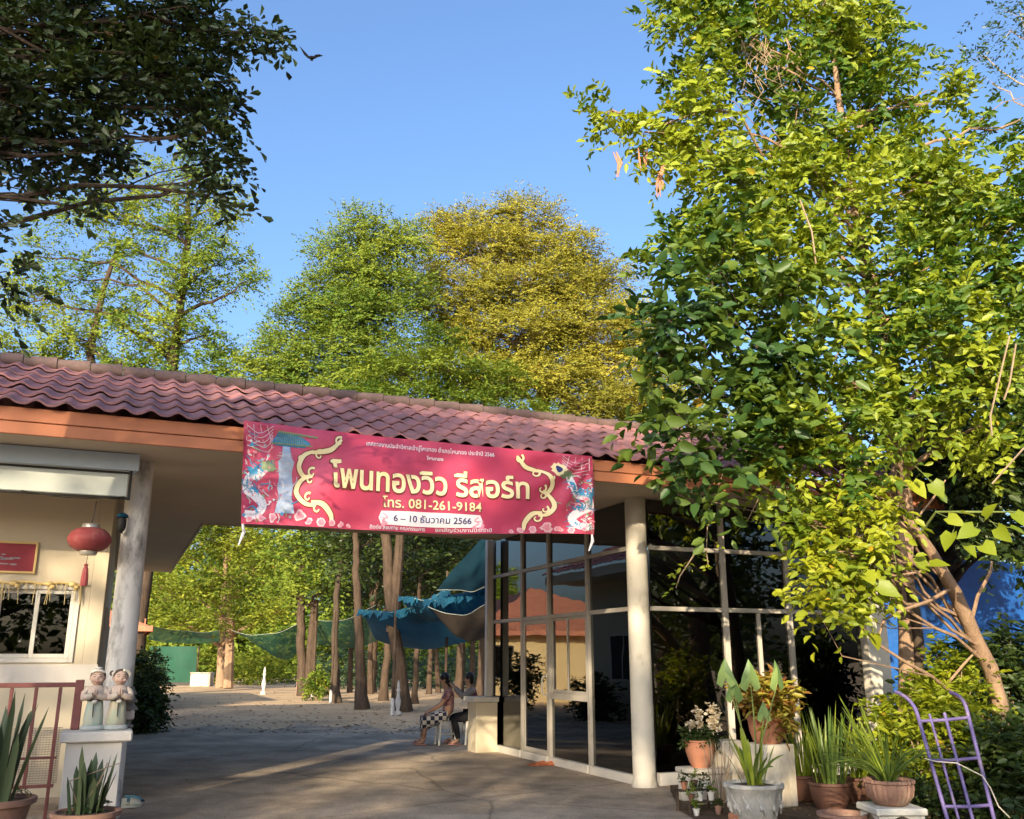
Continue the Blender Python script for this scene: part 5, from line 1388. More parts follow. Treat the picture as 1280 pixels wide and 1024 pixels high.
def sag_sheet(name, label, cat, c4, mat, sag, nu=30, nv=16, wob=.022, tilt=0.0, fringe=None):
    base = np.mean([np.array(c) for c in c4], 0); t = thing(name, label, cat, base); c4 = [np.array(c) - base for c in c4]
    rr_ = np.random.default_rng(len(label))
    ph = rr_.uniform(0, 6, 4)
    mb = MB()
    def f(a, b_):
        p_ = (c4[0] * (1 - a) + c4[1] * a) * (1 - b_) + (c4[3] * (1 - a) + c4[2] * a) * b_
        return tuple(p_ - np.array([0, 0, 1]) * (sag * 4 * a * (1 - a) * (.3 + .7 * math.sin(math.pi * (.15 + .7 * b_))) + wob * math.sin(11 * a + ph[0]) * math.sin(7 * b_ + ph[1]) + wob * .5 * math.sin(17 * a + 9 * b_ + ph[2])))
    mb.grid(f, nu, nv); mb.build('sheet', mat, t, True)
    if fringe:
        mb = MB()
        for k in range(60):
            a = rr_.random(); q_ = np.array(f(a, 0)); w_ = rr_.uniform(.03, .08); ln = rr_.uniform(.06, .26)
            mb.add([q_ + np.array([-w_, -.03, .04]), q_ + np.array([w_, -.03, .04]), q_ + np.array([w_ * .6 + rr_.normal(0, .05), -.08, -ln * .6]), q_ + np.array([rr_.normal(0, .08), -.05, -ln])], [(0, 1, 2, 3)])
        mb.build('torn_fringe', fringe, t)
    mb = MB(); mb.tube([f(k / 20, 0) for k in range(21)], .010, 6); mb.build('edge_rope', M['netrope'], t)
    return t
sag_sheet('shade_net', 'dark green shade net sagging between two far trunks', 'net', [D(290, 788, 46), D(371, 781, 44), D(372, 815, 47), D(345, 817, 48)], M['net'], .55)
sag_sheet('shade_net', 'long dim green net strung behind the row of trunks', 'net', [D(392, 774, 44), D(470, 756, 36), D(475, 800, 42), D(395, 803, 48)], M['net'], .5)
sag_sheet('shade_net', 'thin grey-green net hanging beside the yellow house', 'net', [D(184, 781, 44), D(274, 789, 48), D(276, 802, 52), D(186, 800, 48)], M['net'], .25)
sag_sheet('blue_tarp', 'bright blue tarp with torn fringe slung under the trees', 'tarp', [D(450, 762, 31), D(560, 737, 25), D(590, 800, 31), D(470, 800, 36)], M['tarp'], .5, fringe=M['tarp'])
sag_sheet('blue_tarp', 'smaller blue tarp strip nearest the glass office post', 'tarp', [D(500, 747, 27), D(612, 732, 22.5), D(614, 760, 24), D(520, 775, 29)], M['tarp'], .3, fringe=M['tarp'])
sag_sheet('brown_tarp', 'brown tarp sagging below the blue one by office', 'tarp', [D(535, 757, 25), D(614, 752, 22.6), D(614, 792, 24), D(560, 785, 27)], M['tarpb'], .45)
sag_sheet('canopy_tarp', 'dark teal tarp sloping up to the gate roof edge', 'tarp', [D(546, 736, 24), D(618, 733, 22), D(620, 690, 20.5), D(606, 668, 20.5)], M['tarpd'], .12, wob=.03)

# ------------------------------------------------------------------ trees
def up_trunk(px, py, pts, Y=None):
    b0 = G(px, py); Y = Y or b0[1]
    return [b0] + [D(x, y, Y + (e[0] if e else 0)) for x, y, *e in pts]

# right: broad tree in front of the glass office
tr = [np.array([4.94, 12.3, 0]), D(1134, 760, 12.2), D(1127, 600, 12.0), D(1120, 480, 11.9), D(1085, 350, 11.7), D(1060, 200, 11.6), D(1040, 60, 11.6)]
lob = [(905, 35, 90, 11.4), (1000, 15, 100, 11.6), (1085, 50, 75, 12.0), (860, 20, 45, 11.2), (805, 165, 50, 10.9), (765, 138, 24, 10.8), (880, 140, 75, 11), (985, 130, 90, 11.4), (1085, 150, 85, 11.8),
       (925, 240, 85, 10.9), (1030, 245, 95, 11.1), (1130, 240, 85, 11.4), (1215, 225, 75, 11.8), (1275, 150, 45, 11.9, 1, 1, .6), (870, 330, 66, 10.6), (950, 330, 75, 10.7), (1040, 330, 50, 10.9), (1150, 340, 85, 11.0), (1240, 330, 85, 11.3),
       (1110, 440, 75, 10.8), (1195, 430, 85, 10.9), (1265, 440, 70, 11.1), (1040, 455, 60, 10.6), (1010, 510, 62, 10.4), (1085, 530, 60, 10.3), (1165, 510, 60, 10.6), (990, 585, 50, 10.2), (1050, 600, 48, 10.1), (1240, 530, 55, 11.2, 1, 1, .7), (1275, 350, 50, 11.4), (1280, 260, 45, 11.6), (1050, 55, 60, 11.8), (1160, 130, 40, 12)]
rt_tree = tree('broad_leaf_tree', 'tall sunlit broad leaf tree with yellow-green crown at right', 'tree', tr, [.15, .125, .12, .11, .09, .06, .03], lob, L['right'], M['barko'], 'near', .13, .50, 9, 11, .42, 7.2, seed=101, gap=.85, jit=.62, limbr=.42, nup=.3, face=(-.1, -.5, 0), tonevar=.26)
# hanging dry pods and bare twigs
mb = MB(); rr = random.Random(12)
for px, py, Y in ((772, 200, 10.9), (803, 195, 10.9), (825, 215, 10.9), (822, 225, 10.9)):
    q = D(px, py, Y) - tr[0]
    for k in range(3): mb.tube([q + np.array([rr.gauss(0, .04), 0, .12]), q + np.array([rr.gauss(0, .03), 0, -.05]), q + np.array([rr.gauss(0, .05), 0, -.25])], [.006, .016, .004], 5)
mb.build('dry_pods', M['terracotta'], rt_tree, True)
mb = MB()
for k in range(34):
    q = D(rr.gauss(960, 22), rr.uniform(35, 105), 10.95) - tr[0]
    mb.tube([q, q + np.array([rr.gauss(0, .08), 0, -.15]), q + np.array([rr.gauss(0, .16), 0, -.36])], [.008, .006, .003], 4)
for pts in ([(1262, 420), (1250, 470), (1238, 520), (1240, 545)], [(1270, 430), (1262, 480), (1255, 500)], [(1280, 560), (1262, 580), (1240, 605)], [(1000, 250), (1015, 290), (1020, 330)]):
    mb.tube([D(x, y, 10.0) - tr[0] for x, y in pts], .010, 5)
mb.build('dry_twigs', M['twig'], rt_tree, True)

# shaded large-leaf tree at the left flank of it
tr = [np.array([3.3, 13.0 - 2.2, 0]), D(1010, 700, 10.75), D(985, 560, 10.6), D(930, 460, 10.4), D(880, 400, 10.2)]
tr = [G(1152, 988), D(1147, 780, 12.0), D(1118, 650, 11.4), D(1050, 570, 11.0), D(960, 495, 10.7), D(890, 420, 10.4)]
lob = [(835, 400, 46, 9.9), (865, 470, 62, 10.0), (835, 505, 40, 9.8), (925, 440, 62, 10.2), (920, 530, 55, 9.9), (880, 560, 40, 9.8), (850, 555, 26, 9.6), (965, 480, 55, 10.1), (815, 440, 26, 9.8), (900, 380, 50, 10.2), (905, 590, 24, 9.6, 1, .6), (975, 545, 50, 9.9), (880, 335, 40, 10.1), (945, 375, 44, 10.1), (1000, 430, 44, 10.1), (1000, 350, 34, 10.2), (905, 290, 26, 10.2)]  # inner upper lobes: dark leaves stand in for shade on the broad tree
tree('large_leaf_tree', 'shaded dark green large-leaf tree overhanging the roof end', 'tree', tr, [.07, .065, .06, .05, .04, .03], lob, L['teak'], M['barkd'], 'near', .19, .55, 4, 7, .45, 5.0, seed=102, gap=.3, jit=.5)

# leaning trunk with heart leaves
b0 = G(1262, 1006)
tr = [b0, D(1246, 860, 11.2), D(1205, 765, 10.7), D(1165, 690, 10.3), D(1120, 632, 10.0)]
ext = [([D(1190, 735, 10.55), D(1160, 752, 10.2), D(1130, 762, 10.0), D(1105, 775, 9.9), D(1097, 800, 9.9)], [.022, .020, .017, .014, .01]), ([D(1212, 785, 10.8), D(1222, 745, 10.6), D(1238, 715, 10.5), D(1240, 702, 10.5)], [.025, .02, .018, .014]),
       ([D(1170, 700, 10.3), D(1150, 715, 10.1), D(1105, 722, 9.9), D(1080, 730, 9.8)], [.02, .014, .01, .006]), ([D(1140, 655, 10.1), D(1165, 625, 10.0), D(1182, 600, 9.9)], [.014, .011, .008]), ([D(1180, 860, 11.0), D(1205, 830, 10.9), D(1222, 812, 10.9)], [.016, .014, .01])]
lob = [(1045, 690, 42, 9.7), (1075, 655, 34, 9.7), (1030, 735, 30, 9.6), (1080, 720, 36, 9.6), (1040, 768, 24, 9.5), (1095, 620, 26, 9.8), (1020, 655, 30, 9.7), (1110, 690, 24, 9.6, 1, .6)]
lt = tree('leaning_tree', 'tan leaning trunk with bright heart-shaped leaves in the garden', 'tree', tr, [.10, .09, .08, .06, .04], lob, L['vine'], M['barko'], 'near', .12, .5, 4, 7, .30, 6.5, seed=103, face=(-.1, -.5, 0), extra=ext, upw=-.1, limb=True, twigs=True, gap=.3, limbr=.25)
rr = np.random.default_rng(33); P, Dd = [], []
for px, py, Y in ((1185, 655, 9.4), (1205, 650, 9.4), (1232, 655, 9.3), (1247, 668, 9.3), (1262, 668, 9.3), (1228, 690, 9.3), (1206, 690, 9.35), (1140, 612, 9.7), (1165, 612, 9.6), (1120, 715, 9.4), (1145, 705, 9.5), (1162, 715, 9.5), (1098, 740, 9.3), (1080, 725, 9.3), (1190, 675, 9.4), (1268, 650, 9.3), (1218, 668, 9.2), (1095, 800, 9.8)):
    P.append(D(px, py - 8, Y) - b0); Dd.append((rr.normal(.1, .6), rr.normal(-.35, .3), -.6 + rr.normal(0, .4)))
n = len(P); v_, f_, r_ = leaf_geo(np.array(P), np.array(Dd), np.array([-.1, -.8, .55]) + rr.normal(0, .5, (n, 3)), rr.uniform(.15, .24, n), rr.uniform(.12, .19, n), rr.uniform(.1, .8, n), 'heart')
mesh_from_np('large_leaves', v_, f_, r_, L['vine'], lt)
mb = MB()
for p_, d_ in zip(P, Dd): mb.tube([p_ - np.array(d_) * .16 + np.array([0, .06, .02]), p_ - np.array(d_) * .07, p_], [.004, .0035, .003], 5)
mb.tube([D(1270, 640, 9.5) - b0, D(1240, 640, 9.4) - b0, D(1205, 640, 9.45) - b0, D(1170, 640, 9.8) - b0, D(1150, 668, 10.15) - b0], [.006, .01, .012, .013, .014], 6)
mb.build('leaf_stalks', M['stalk'], lt)
# thin hanging twigs with few leaves in front of the panes
t = thing('hanging_creeper', 'thin creeper with few small leaves hanging before the panes', 'creeper', D(880, 600, 10.3)); b0 = D(880, 600, 10.3)
mb = MB(); CC = []
for pts in ([(905, 590), (885, 640), (883, 690), (886, 712)], [(960, 600), (935, 650), (920, 665)], [(845, 605), (880, 625), (910, 632), (945, 640)], [(870, 690), (850, 720), (845, 735)]):
    w_ = np.array([D(x, y, 10.3) - b0 for x, y in pts]); mb.tube(w_, np.linspace(.009, .004, len(w_)), 5)
    for i in range(len(w_) - 1):
        for s in np.linspace(0, 1, 4): CC.append(w_[i] * (1 - s) + w_[i + 1] * s)
mb.build('stems', M['twig'], t); leafball('leaves', CC, np.array(CC) * 0 + np.array([0, -1, 0]), L['vine'], t, 71, 1, 4, .10, .065)

# bushes in the garden
def bush(name, label, base, rad, n, leaf, seed, leafL=.09, aspect=.5, Lsp=.25, ns=4, nl=7, cat='bush'):
    t = thing(name, label, cat, base); mb = MB(); C, o_ = ball_pts((0, 0, rad[2] * 1.0), rad, n, seed, .05)
    rr_ = np.random.default_rng(seed)
    for c in C[::3]: mb.tube([(rr_.normal(0, .06), rr_.normal(0, .06), 0), c * .5 + np.array([0, 0, -.05]), c], [.012, .009, .005], 5, False)
    mb.build('stems', M['twig'], t); leafball('foliage', C, o_, leaf, t, seed, ns, nl, Lsp, leafL, aspect)
    return t
bush('garden_bush', 'bright yellow-green bush behind the purple hand truck', D(1150, 900, 10.4) * np.array([1, 1, 0]) + np.array([0, 0, .45]), (.52, .35, .42), 120, L['vine'], 81, .10, .5, .22)
bush('garden_bush', 'dark leafy bush at the bottom right corner', D(1262, 900, 9.6) * np.array([1, 1, 0]), (.34, .36, .46), 80, L['shade'], 82, .12, .45, .28)
bush('garden_bush', 'tangled green bush below the leaning tan trunk', D(1215, 900, 10.9) * np.array([1, 1, 0]) + np.array([0, 0, .1]), (.36, .3, .42), 60, L['shade'], 83, .09)
bush('garden_bush', 'low dim shrub between the stool and hand truck', D(1140, 900, 9.9) * np.array([1, 1, 0]), (.3, .26, .22), 40, L['shade'], 84, .09)
bush('garden_bush', 'straggly lit shrub climbing beside the leaning trunk', D(1190, 900, 11.2) * np.array([1, 1, 0]) + np.array([0, 0, .75]), (.35, .25, .5), 60, L['vine'], 85, .09)
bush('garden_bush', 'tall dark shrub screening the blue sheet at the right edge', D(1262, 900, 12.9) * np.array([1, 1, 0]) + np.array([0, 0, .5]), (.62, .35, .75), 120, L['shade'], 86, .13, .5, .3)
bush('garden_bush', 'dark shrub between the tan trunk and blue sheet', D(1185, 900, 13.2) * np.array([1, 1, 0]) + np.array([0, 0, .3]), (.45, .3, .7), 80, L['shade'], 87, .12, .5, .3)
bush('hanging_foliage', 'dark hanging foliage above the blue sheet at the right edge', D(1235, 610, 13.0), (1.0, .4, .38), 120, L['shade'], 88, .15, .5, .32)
# hedge along the office side
for i, (px, py, h, lab) in enumerate(((177, 916, 1.0, 'dark leafy bush nearest along the office side wall'), (175, 900, 1.7, 'tall dark bush midway along the office side wall'), (180, 888, 1.8, 'farthest dark bush along the office side wall'))):
    b0 = G(px, py); bush('wall_bush', lab, b0, (.36 + .06 * i, .8, h * .52), 110, L['shade'], 90 + i, .12, .5, .3)

# shaded tree behind the blue sheets, far corner tree
tr = [W(7.3, 3.2), D(1205, 640, 15.4), D(1200, 520, 15.2), D(1195, 420, 15)]
lob = [(1190, 560, 75, 14.6), (1262, 600, 75, 14.4), (1150, 540, 55, 14.8), (1240, 500, 80, 14.6), (1205, 640, 50, 14.2), (1275, 520, 70, 15), (1170, 470, 60, 15), (1100, 570, 50, 15), (1280, 660, 50, 14.2), (1065, 520, 40, 15.2), (1040, 560, 36, 15.2), (1160, 620, 44, 13.8), (1235, 640, 46, 13.6), (1180, 590, 50, 13.8), (1110, 600, 30, 14.2)]
tree('shaded_tree', 'dim green tree behind the blue sheet fence', 'tree', tr, [.18, .15, .12, .08], lob, L['shade'], M['barkd'], 'far', .17, .5, 5, 8, .5, 4.5, seed=104)
tr = [np.array([17.0, 24.0, 0]), np.array([16.5, 24, 6]), np.array([15.5, 24, 12]), D(1290, 60, 24)]
tree('sparse_tree', 'sparse bluish-green tree peeking in at the top right corner', 'tree', tr, [.3, .25, .18, .08], [(1262, 40, 42, 24), (1225, 70, 30, 24), (1275, 95, 26, 24), (1240, 105, 20, 24), (1275, 15, 36, 24)], L['bluish'], M['bark2'], 'far', .17, .4, 5, 8, .7, 1.2, seed=105, limbr=.3)

# left tree beyond the roof
tr = [D(166, 824, 43) * np.array([1, 1, 0]), D(190, 640, 43), D(215, 470, 43), D(226, 380, 43), D(235, 300, 43), D(235, 230, 43)]
st2 = [([D(150, 640, 43.5), D(112, 440, 43.5), D(130, 360, 43.5), D(150, 300, 43.5)], [.26, .2, .14, .08])]
lob = [(235, 215, 46, 43.0), (175, 240, 44, 43.0), (275, 260, 34, 43.2), (130, 268, 40, 43.3), (75, 265, 30, 43.5), (220, 290, 56, 42.6), (160, 310, 42, 43.0), (275, 330, 44, 43.0), (312, 352, 24, 43.0), (225, 360, 54, 42.5), (155, 390, 44, 43.0), (90, 345, 40, 43.5), (40, 320, 36, 43.6), (30, 380, 44, 43.6),
       (85, 420, 46, 43.2), (200, 430, 50, 42.6), (255, 420, 40, 43.0), (280, 460, 40, 43.0), (150, 455, 44, 42.6), (10, 440, 34, 43.4), (60, 465, 40, 43.0), (225, 475, 44, 42.6)]
tree('tall_twin_tree', 'tall airy tree with two stems behind left roof', 'tree', tr, [.40, .32, .26, .2, .15, .08], lob, L['midgreen'], M['bark'], 'far', .19, .5, 9, 10, .75, 6.5, seed=106, gap=.95, stems=st2, flat=.7, face=(-.1, -.5, 0))

# green and yellow trees behind the gate, dark layered one in front
tr = [G(505, 890), D(487, 740, 30.3), D(480, 640, 30.2), D(470, 520, 30), D(455, 420, 30), D(450, 330, 30)]
st2 = [([D(490, 790, 30.4), D(498, 700, 30.2), D(505, 600, 30)], [.2, .16, .1])]
lob = [(455, 285, 40, 30, 1, .6), (425, 315, 42, 30, 1, .6), (490, 310, 44, 30, 1, .6), (455, 345, 70, 30, 1, .5), (410, 375, 56, 29.6, 1, .5), (375, 405, 42, 29.8, 1, .55), (450, 400, 70, 29.4, 1, .5), (350, 440, 40, 30, 1, .7), (330, 470, 36, 30, 1, .7), (400, 445, 60, 29.4, 1, .5), (470, 450, 60, 29.2, 1, .5),
       (380, 485, 60, 29.6, 1, .6), (440, 500, 60, 29, 1, .5), (500, 370, 50, 30, 1, .6), (510, 300, 24, 30.2)]
tree('green_feathery_tree', 'tall fresh green feathery tree behind the gate roof', 'tree', tr, [.22, .18, .16, .14, .11, .07], lob, L['midgreen'], M['bark'], 'far', .12, .45, 7, 11, .62, 9.0, flat=.4, seed=107, stems=st2, gap=.65, jit=.35, tonevar=.16, nup=.45, face=(-.1, -.5, 0))
tr = [D(690, 868, 34) * np.array([1, 1, 0]), D(690, 700, 34), D(684, 540, 33.6), D(672, 450, 33.4), D(660, 360, 33)]
lob = [(548, 282, 30, 33.6, 1, .5), (535, 345, 34, 33, 1, .6), (545, 390, 40, 32.6, 1, .5), (590, 285, 46, 33.5, 1, .5), (650, 278, 52, 33.5, 1, .5), (560, 315, 40, 33.6, 1, .5), (625, 320, 66, 33, 1, .5), (710, 320, 54, 33.4, 1, .5), (750, 350, 48, 33.6, 1, .5), (690, 365, 76, 32.6, 1, .45), (600, 370, 66, 32.6, 1, .45), (770, 395, 44, 33.6, 1, .55), (735, 415, 70, 32.6, 1, .45), (650, 420, 80, 32.2, 1, .42), (580, 420, 50, 32.4, 1, .45),
       (760, 460, 56, 33, 1, .5), (690, 470, 66, 32, 1, .4), (620, 470, 60, 32, 1, .4), (740, 505, 60, 32.4, 1, .4), (805, 430, 34, 33.6), (800, 490, 46, 33.2, 1, .6), (645, 262, 16, 33.6), (700, 290, 26, 33.6, 1, .5)]
tree('golden_layered_tree', 'wide golden-yellow layered tree rising behind the gate roof', 'tree', tr, [.38, .32, .26, .2, .1], lob, L['yellow'], M['bark2'], 'far', .115, .45, 7, 11, .62, 9.5, flat=.35, seed=108, gap=.65, jit=.35, tonevar=.18, nup=.45, face=(-.1, -.5, 0))
tr = [D(655, 868, 27) * np.array([1, 1, 0]), D(640, 640, 27), D(590, 520, 27), D(560, 480, 27), D(548, 440, 27)]
lob = [(540, 425, 40, 27, 1, .45), (500, 470, 52, 26.6, 1, .4), (560, 460, 62, 26.4, 1, .38), (615, 480, 50, 26.6, 1, .4), (455, 500, 44, 26.8, 1, .4), (530, 505, 70, 26.2, 1, .36), (610, 515, 60, 26.4, 1, .36), (670, 520, 36, 26.8, 1, .4)]
tree('dark_layered_tree', 'darker green layered tree in front of the golden crown', 'tree', tr, [.26, .22, .18, .12, .06], lob, L['midgreen'], M['bark'], 'far', .115, .45, 7, 11, .55, 8.0, flat=.3, seed=109, gap=.6, jit=.35, nup=.8)
tr = [D(770, 868, 38) * np.array([1, 1, 0]), D(770, 700, 38), D(775, 560, 38), D(780, 500, 38)]
tree('low_green_tree', 'lower green tree between golden crown and shaded leaves', 'tree', tr, [.25, .2, .16, .1], [(760, 525, 46, 38, 1, .6), (815, 520, 46, 38, 1, .6), (700, 530, 40, 37, 1, .5), (850, 480, 40, 38), (880, 530, 50, 37), (940, 560, 50, 37), (1000, 560, 50, 37)], L['midgreen'], M['bark'], 'far', .22, .45, 5, 8, .7, 4.5, seed=110)

# yard trees seen through the gate
yard = [
    ('far_bright_tree', 'sunlit lime-green layered tree with golden twin stems, farthest left', up_trunk(276, 860, [(277, 800), (280, 740), (283, 690), (285, 640)]), [.36, .30, .24, .18, .1], [(215, 690, 34, 54, 1, .5), (260, 670, 44, 54, 1, .6), (310, 680, 40, 54, 1, .6), (200, 735, 36, 53, 1, .45), (250, 730, 44, 52, 1, .4), (305, 735, 40, 52, 1, .4), (225, 775, 40, 52, 1, .35), (290, 775, 38, 51, 1, .3), (190, 765, 26, 53, 1, .4), (340, 760, 30, 52, 1, .35), (330, 705, 34, 53, 1, .5), (240, 640, 50, 55, 1, .6), (310, 630, 50, 55, 1, .6)], 'bright', 'barko', [([G(285, 861), D(288, 790, 54.5), D(289, 720, 54)], [.3, .24, .16])]),
    ('shaggy_twin_tree', 'shaggy twin trunk between the two thin poles', up_trunk(379, 870, [(377, 810), (376, 760), (378, 700), (380, 640)]), [.32, .28, .26, .2, .1], [(360, 690, 34, 43, 1, .6), (405, 680, 36, 43, 1, .6), (380, 720, 34, 42, 1, .5), (350, 735, 22, 43, 1, .5), (410, 735, 28, 42, 1, .5), (370, 650, 40, 43, 1, .6), (420, 640, 40, 43, 1, .6)], 'midgreen', 'bark', [([G(386, 870), D(390, 800, 43.4), D(394, 750, 43)], [.26, .22, .16])]),
    ('slender_dark_tree', 'slender dark curving trunk right of the shaggy twin', up_trunk(421, 879, [(418, 800), (421, 740), (428, 690), (430, 650)]), [.22, .18, .16, .14, .1], [(430, 690, 34, 36, 1, .6), (415, 655, 40, 36, 1, .6), (450, 660, 34, 36, 1, .6)], 'shade', 'barkd', []),
    ('straight_dark_tree', 'tall straight dark trunk beside a pale-footed pole', up_trunk(453, 887, [(449, 800), (446, 740), (445, 690), (444, 640)]), [.28, .22, .18, .16, .12], [(450, 700, 30, 33, 1, .6), (470, 670, 40, 33, 1, .6), (440, 650, 40, 33, 1, .6)], 'shade', 'bark', []),
    ('pale_leaning_tree', 'paler trunk leaning right behind the forked dark trunk', up_trunk(479, 876, [(485, 810), (490, 760), (495, 700), (500, 650)]), [.24, .2, .18, .14, .1], [(500, 700, 38, 40, 1, .6), (530, 680, 40, 40, 1, .6), (470, 720, 30, 40, 1, .6)], 'shade', 'bark', []),
    ('small_grey_tree', 'small grey trunk right of the white turned post', up_trunk(519, 880, [(521, 820), (523, 770), (525, 720)]), [.16, .14, .12, .08], [(540, 720, 36, 37, 1, .6), (510, 740, 30, 37, 1, .6), (565, 700, 40, 37, 1, .6)], 'shade', 'bark', []),
    ('grey_backdrop_tree', 'grey trunk rising behind the seated people', up_trunk(573, 872, [(576, 810), (580, 760), (584, 700)]), [.30, .26, .22, .16], [(575, 690, 44, 40, 1, .6), (605, 720, 36, 40, 1, .6), (550, 660, 44, 40, 1, .6), (600, 670, 40, 40, 1, .6)], 'shade', 'bark', []),
]
for i, (nm, lab, trk, trd, lb_, lf, bk, stm) in enumerate(yard):
    tree(nm, lab, 'tree', trk, [q * .72 for q in trd], lb_, L[lf], M[bk], 'far', .22 if lf != 'bright' else .24, .45, 5, 8, .8, 5.0, flat=.5, seed=120 + i, gap=.3, stems=stm, tonevar=.14, group='trees in the yard behind the gate', jit=.4)
for i, (px, py, lb_, lab) in enumerate(((600, 872, [(560, 680, 44, 47, 1, .6), (610, 690, 44, 46, 1, .6), (590, 740, 40, 47, 1, .6), (520, 670, 44, 47, 1, .6)], 'dense dark tree hiding behind the office corner'), (465, 866, [(455, 690, 40, 50, 1, .6), (490, 740, 40, 50, 1, .5), (430, 740, 36, 50, 1, .5), (400, 690, 40, 50, 1, .6), (520, 750, 36, 50, 1, .5)], 'dense dark tree in the middle of the back row'))):
    b0 = G(px, py); tree('dense_dark_tree', lab, 'tree', up_trunk(px, py, [(px + 3, 800), (px, 740), (px - 4, 690)]), [.2, .18, .14, .08], lb_, L['shade'], M['bark'], 'far', .22, .45, 5, 8, .8, 6.0, flat=.5, seed=150 + i, gap=.25, group='trees in the yard behind the gate')
rr = np.random.default_rng(77)
for i, (px, py, lab) in enumerate(((536, 868, 'thin background trunk between grey tree and pole'), (548, 866, 'thin background trunk under the blue tarp'), (437, 866, 'thin background trunk behind the straight dark one'), (463, 868, 'thin background trunk left of the leaning pale one'), (590, 868, 'thin background trunk beside the office post'))):
    b0 = G(px, py); t = thing('thin_trunk', lab, 'tree', b0, 0, 'trees in the yard behind the gate'); mb = MB(); mb.tube([(0, 0, 0), (rr.normal(0, .1), 0, 2), (rr.normal(0, .15), 0, 4.2), (rr.normal(0, .25), 0, 7)], [.15, .12, .1, .07], 8); mb.build('trunk', M['bark'], t, True)
    C, o_ = ball_pts((0, 0, 6.6), (1.3, 1.3, .9), 40, 200 + i); leafball('crown', C, o_, L['shade'], t, 200 + i, 5, 8, .7, .24, .45, 'far')

# undergrowth and far woods, uncountable
def mass(name, label, cat, pts, rad, leaf, seed, ns=5, nl=8, Lsp=.8, leafL=.3):
    C, o_ = [], []
    for i, (p_, r_, n_) in enumerate(pts):
        c, d_ = ball_pts(p_, r_, n_, seed + i, .1); C.append(c); o_.append(d_)
    C = np.concatenate(C); o_ = np.concatenate(o_)
    o = leafball(name, C, o_, leaf, None, seed, ns, nl, Lsp, leafL, .5, 'far'); setp(o, label, cat, None, 'stuff'); return o
rr = np.random.default_rng(55); far_ = []
for x in range(-75, 60, 4):
    yy = 88 + rr.uniform(-6, 6); far_.append(((x + rr.uniform(-2, 2), yy, rr.uniform(2, 4)), (4.5, 3, 4.5), 110)); far_.append(((x + rr.uniform(-2, 2), yy + 3, rr.uniform(8, 11)), (4.5, 3, 4.5), 90))
mass('far_woods', 'dense green woods closing the view behind the yard', 'woods', far_, None, L['midgreen'], 300, 5, 8, 1.5, .6)
und = [((G(px, 858)[0] * Yq / G(px, 858)[1], Yq, .7), (2.0, 1.4, 1.0 + rr.random()), 34) for px in range(400, 620, 18) for Yq in (56 + rr.uniform(-4, 6),)]
mass('undergrowth', 'dim undergrowth beneath the trees on right of yard', 'undergrowth', und, None, L['bluish'], 400, 4, 7, .6, .24)
und = [((G(px, 858)[0] * Yq / G(px, 858)[1], Yq, .8), (1.6, 1.4, 1.0 + .8 * rr.random()), 34) for px in range(196, 400, 17) for Yq in (66 + rr.uniform(-4, 6),)]
mass('undergrowth', 'sunlit low scrub beyond the far end of yard', 'undergrowth', und, None, L['bright'], 420, 4, 7, .6, .24)
b0 = G(398, 876); bush('yard_bush', 'small green bush at the foot of a pale pole', b0, (.55, .5, .55), 60, L['midgreen'], 95, .14)

# overhanging dark tree, top left, trunk outside the frame
tr = [np.array([-5.8, 5.0, 0]), np.array([-5.6, 5.1, 3]), np.array([-5.2, 5.4, 5.5]), np.array([-4.4, 5.8, 7.5]), np.array([-3.6, 6.0, 8.8])]
lob = [(40, 40, 80, 6.2), (120, 30, 70, 6.3), (200, 40, 60, 6.4), (265, 40, 44, 6.5), (320, 40, 26, 6.6, 1, .8), (336, 42, 14, 6.6, 1, .6), (290, 100, 26, 6.5), (60, 120, 75, 6.0), (130, 115, 55, 6.2), (235, 110, 48, 6.4), (20, 190, 60, 6.0), (95, 190, 52, 6.0), (150, 175, 24, 6.1), (265, 165, 32, 6.4), (270, 215, 28, 6.4), (262, 245, 18, 6.4), (250, 140, 40, 6.4),
       (75, 255, 16, 5.9), (0, 300, 26, 5.9), (5, 350, 22, 5.9), (175, 70, 50, 6.3)]
tree('overhanging_tree', 'dark shaded tree with rounded leaves overhanging the top left', 'tree', tr, [.24, .2, .17, .12, .07], lob, L['darkl'], M['barkd'], 'obov', .085, .52, 6, 7, .21, 7.5, seed=130, gap=.45, jit=.6, spread=.8, fwd=.7, limbr=.16)
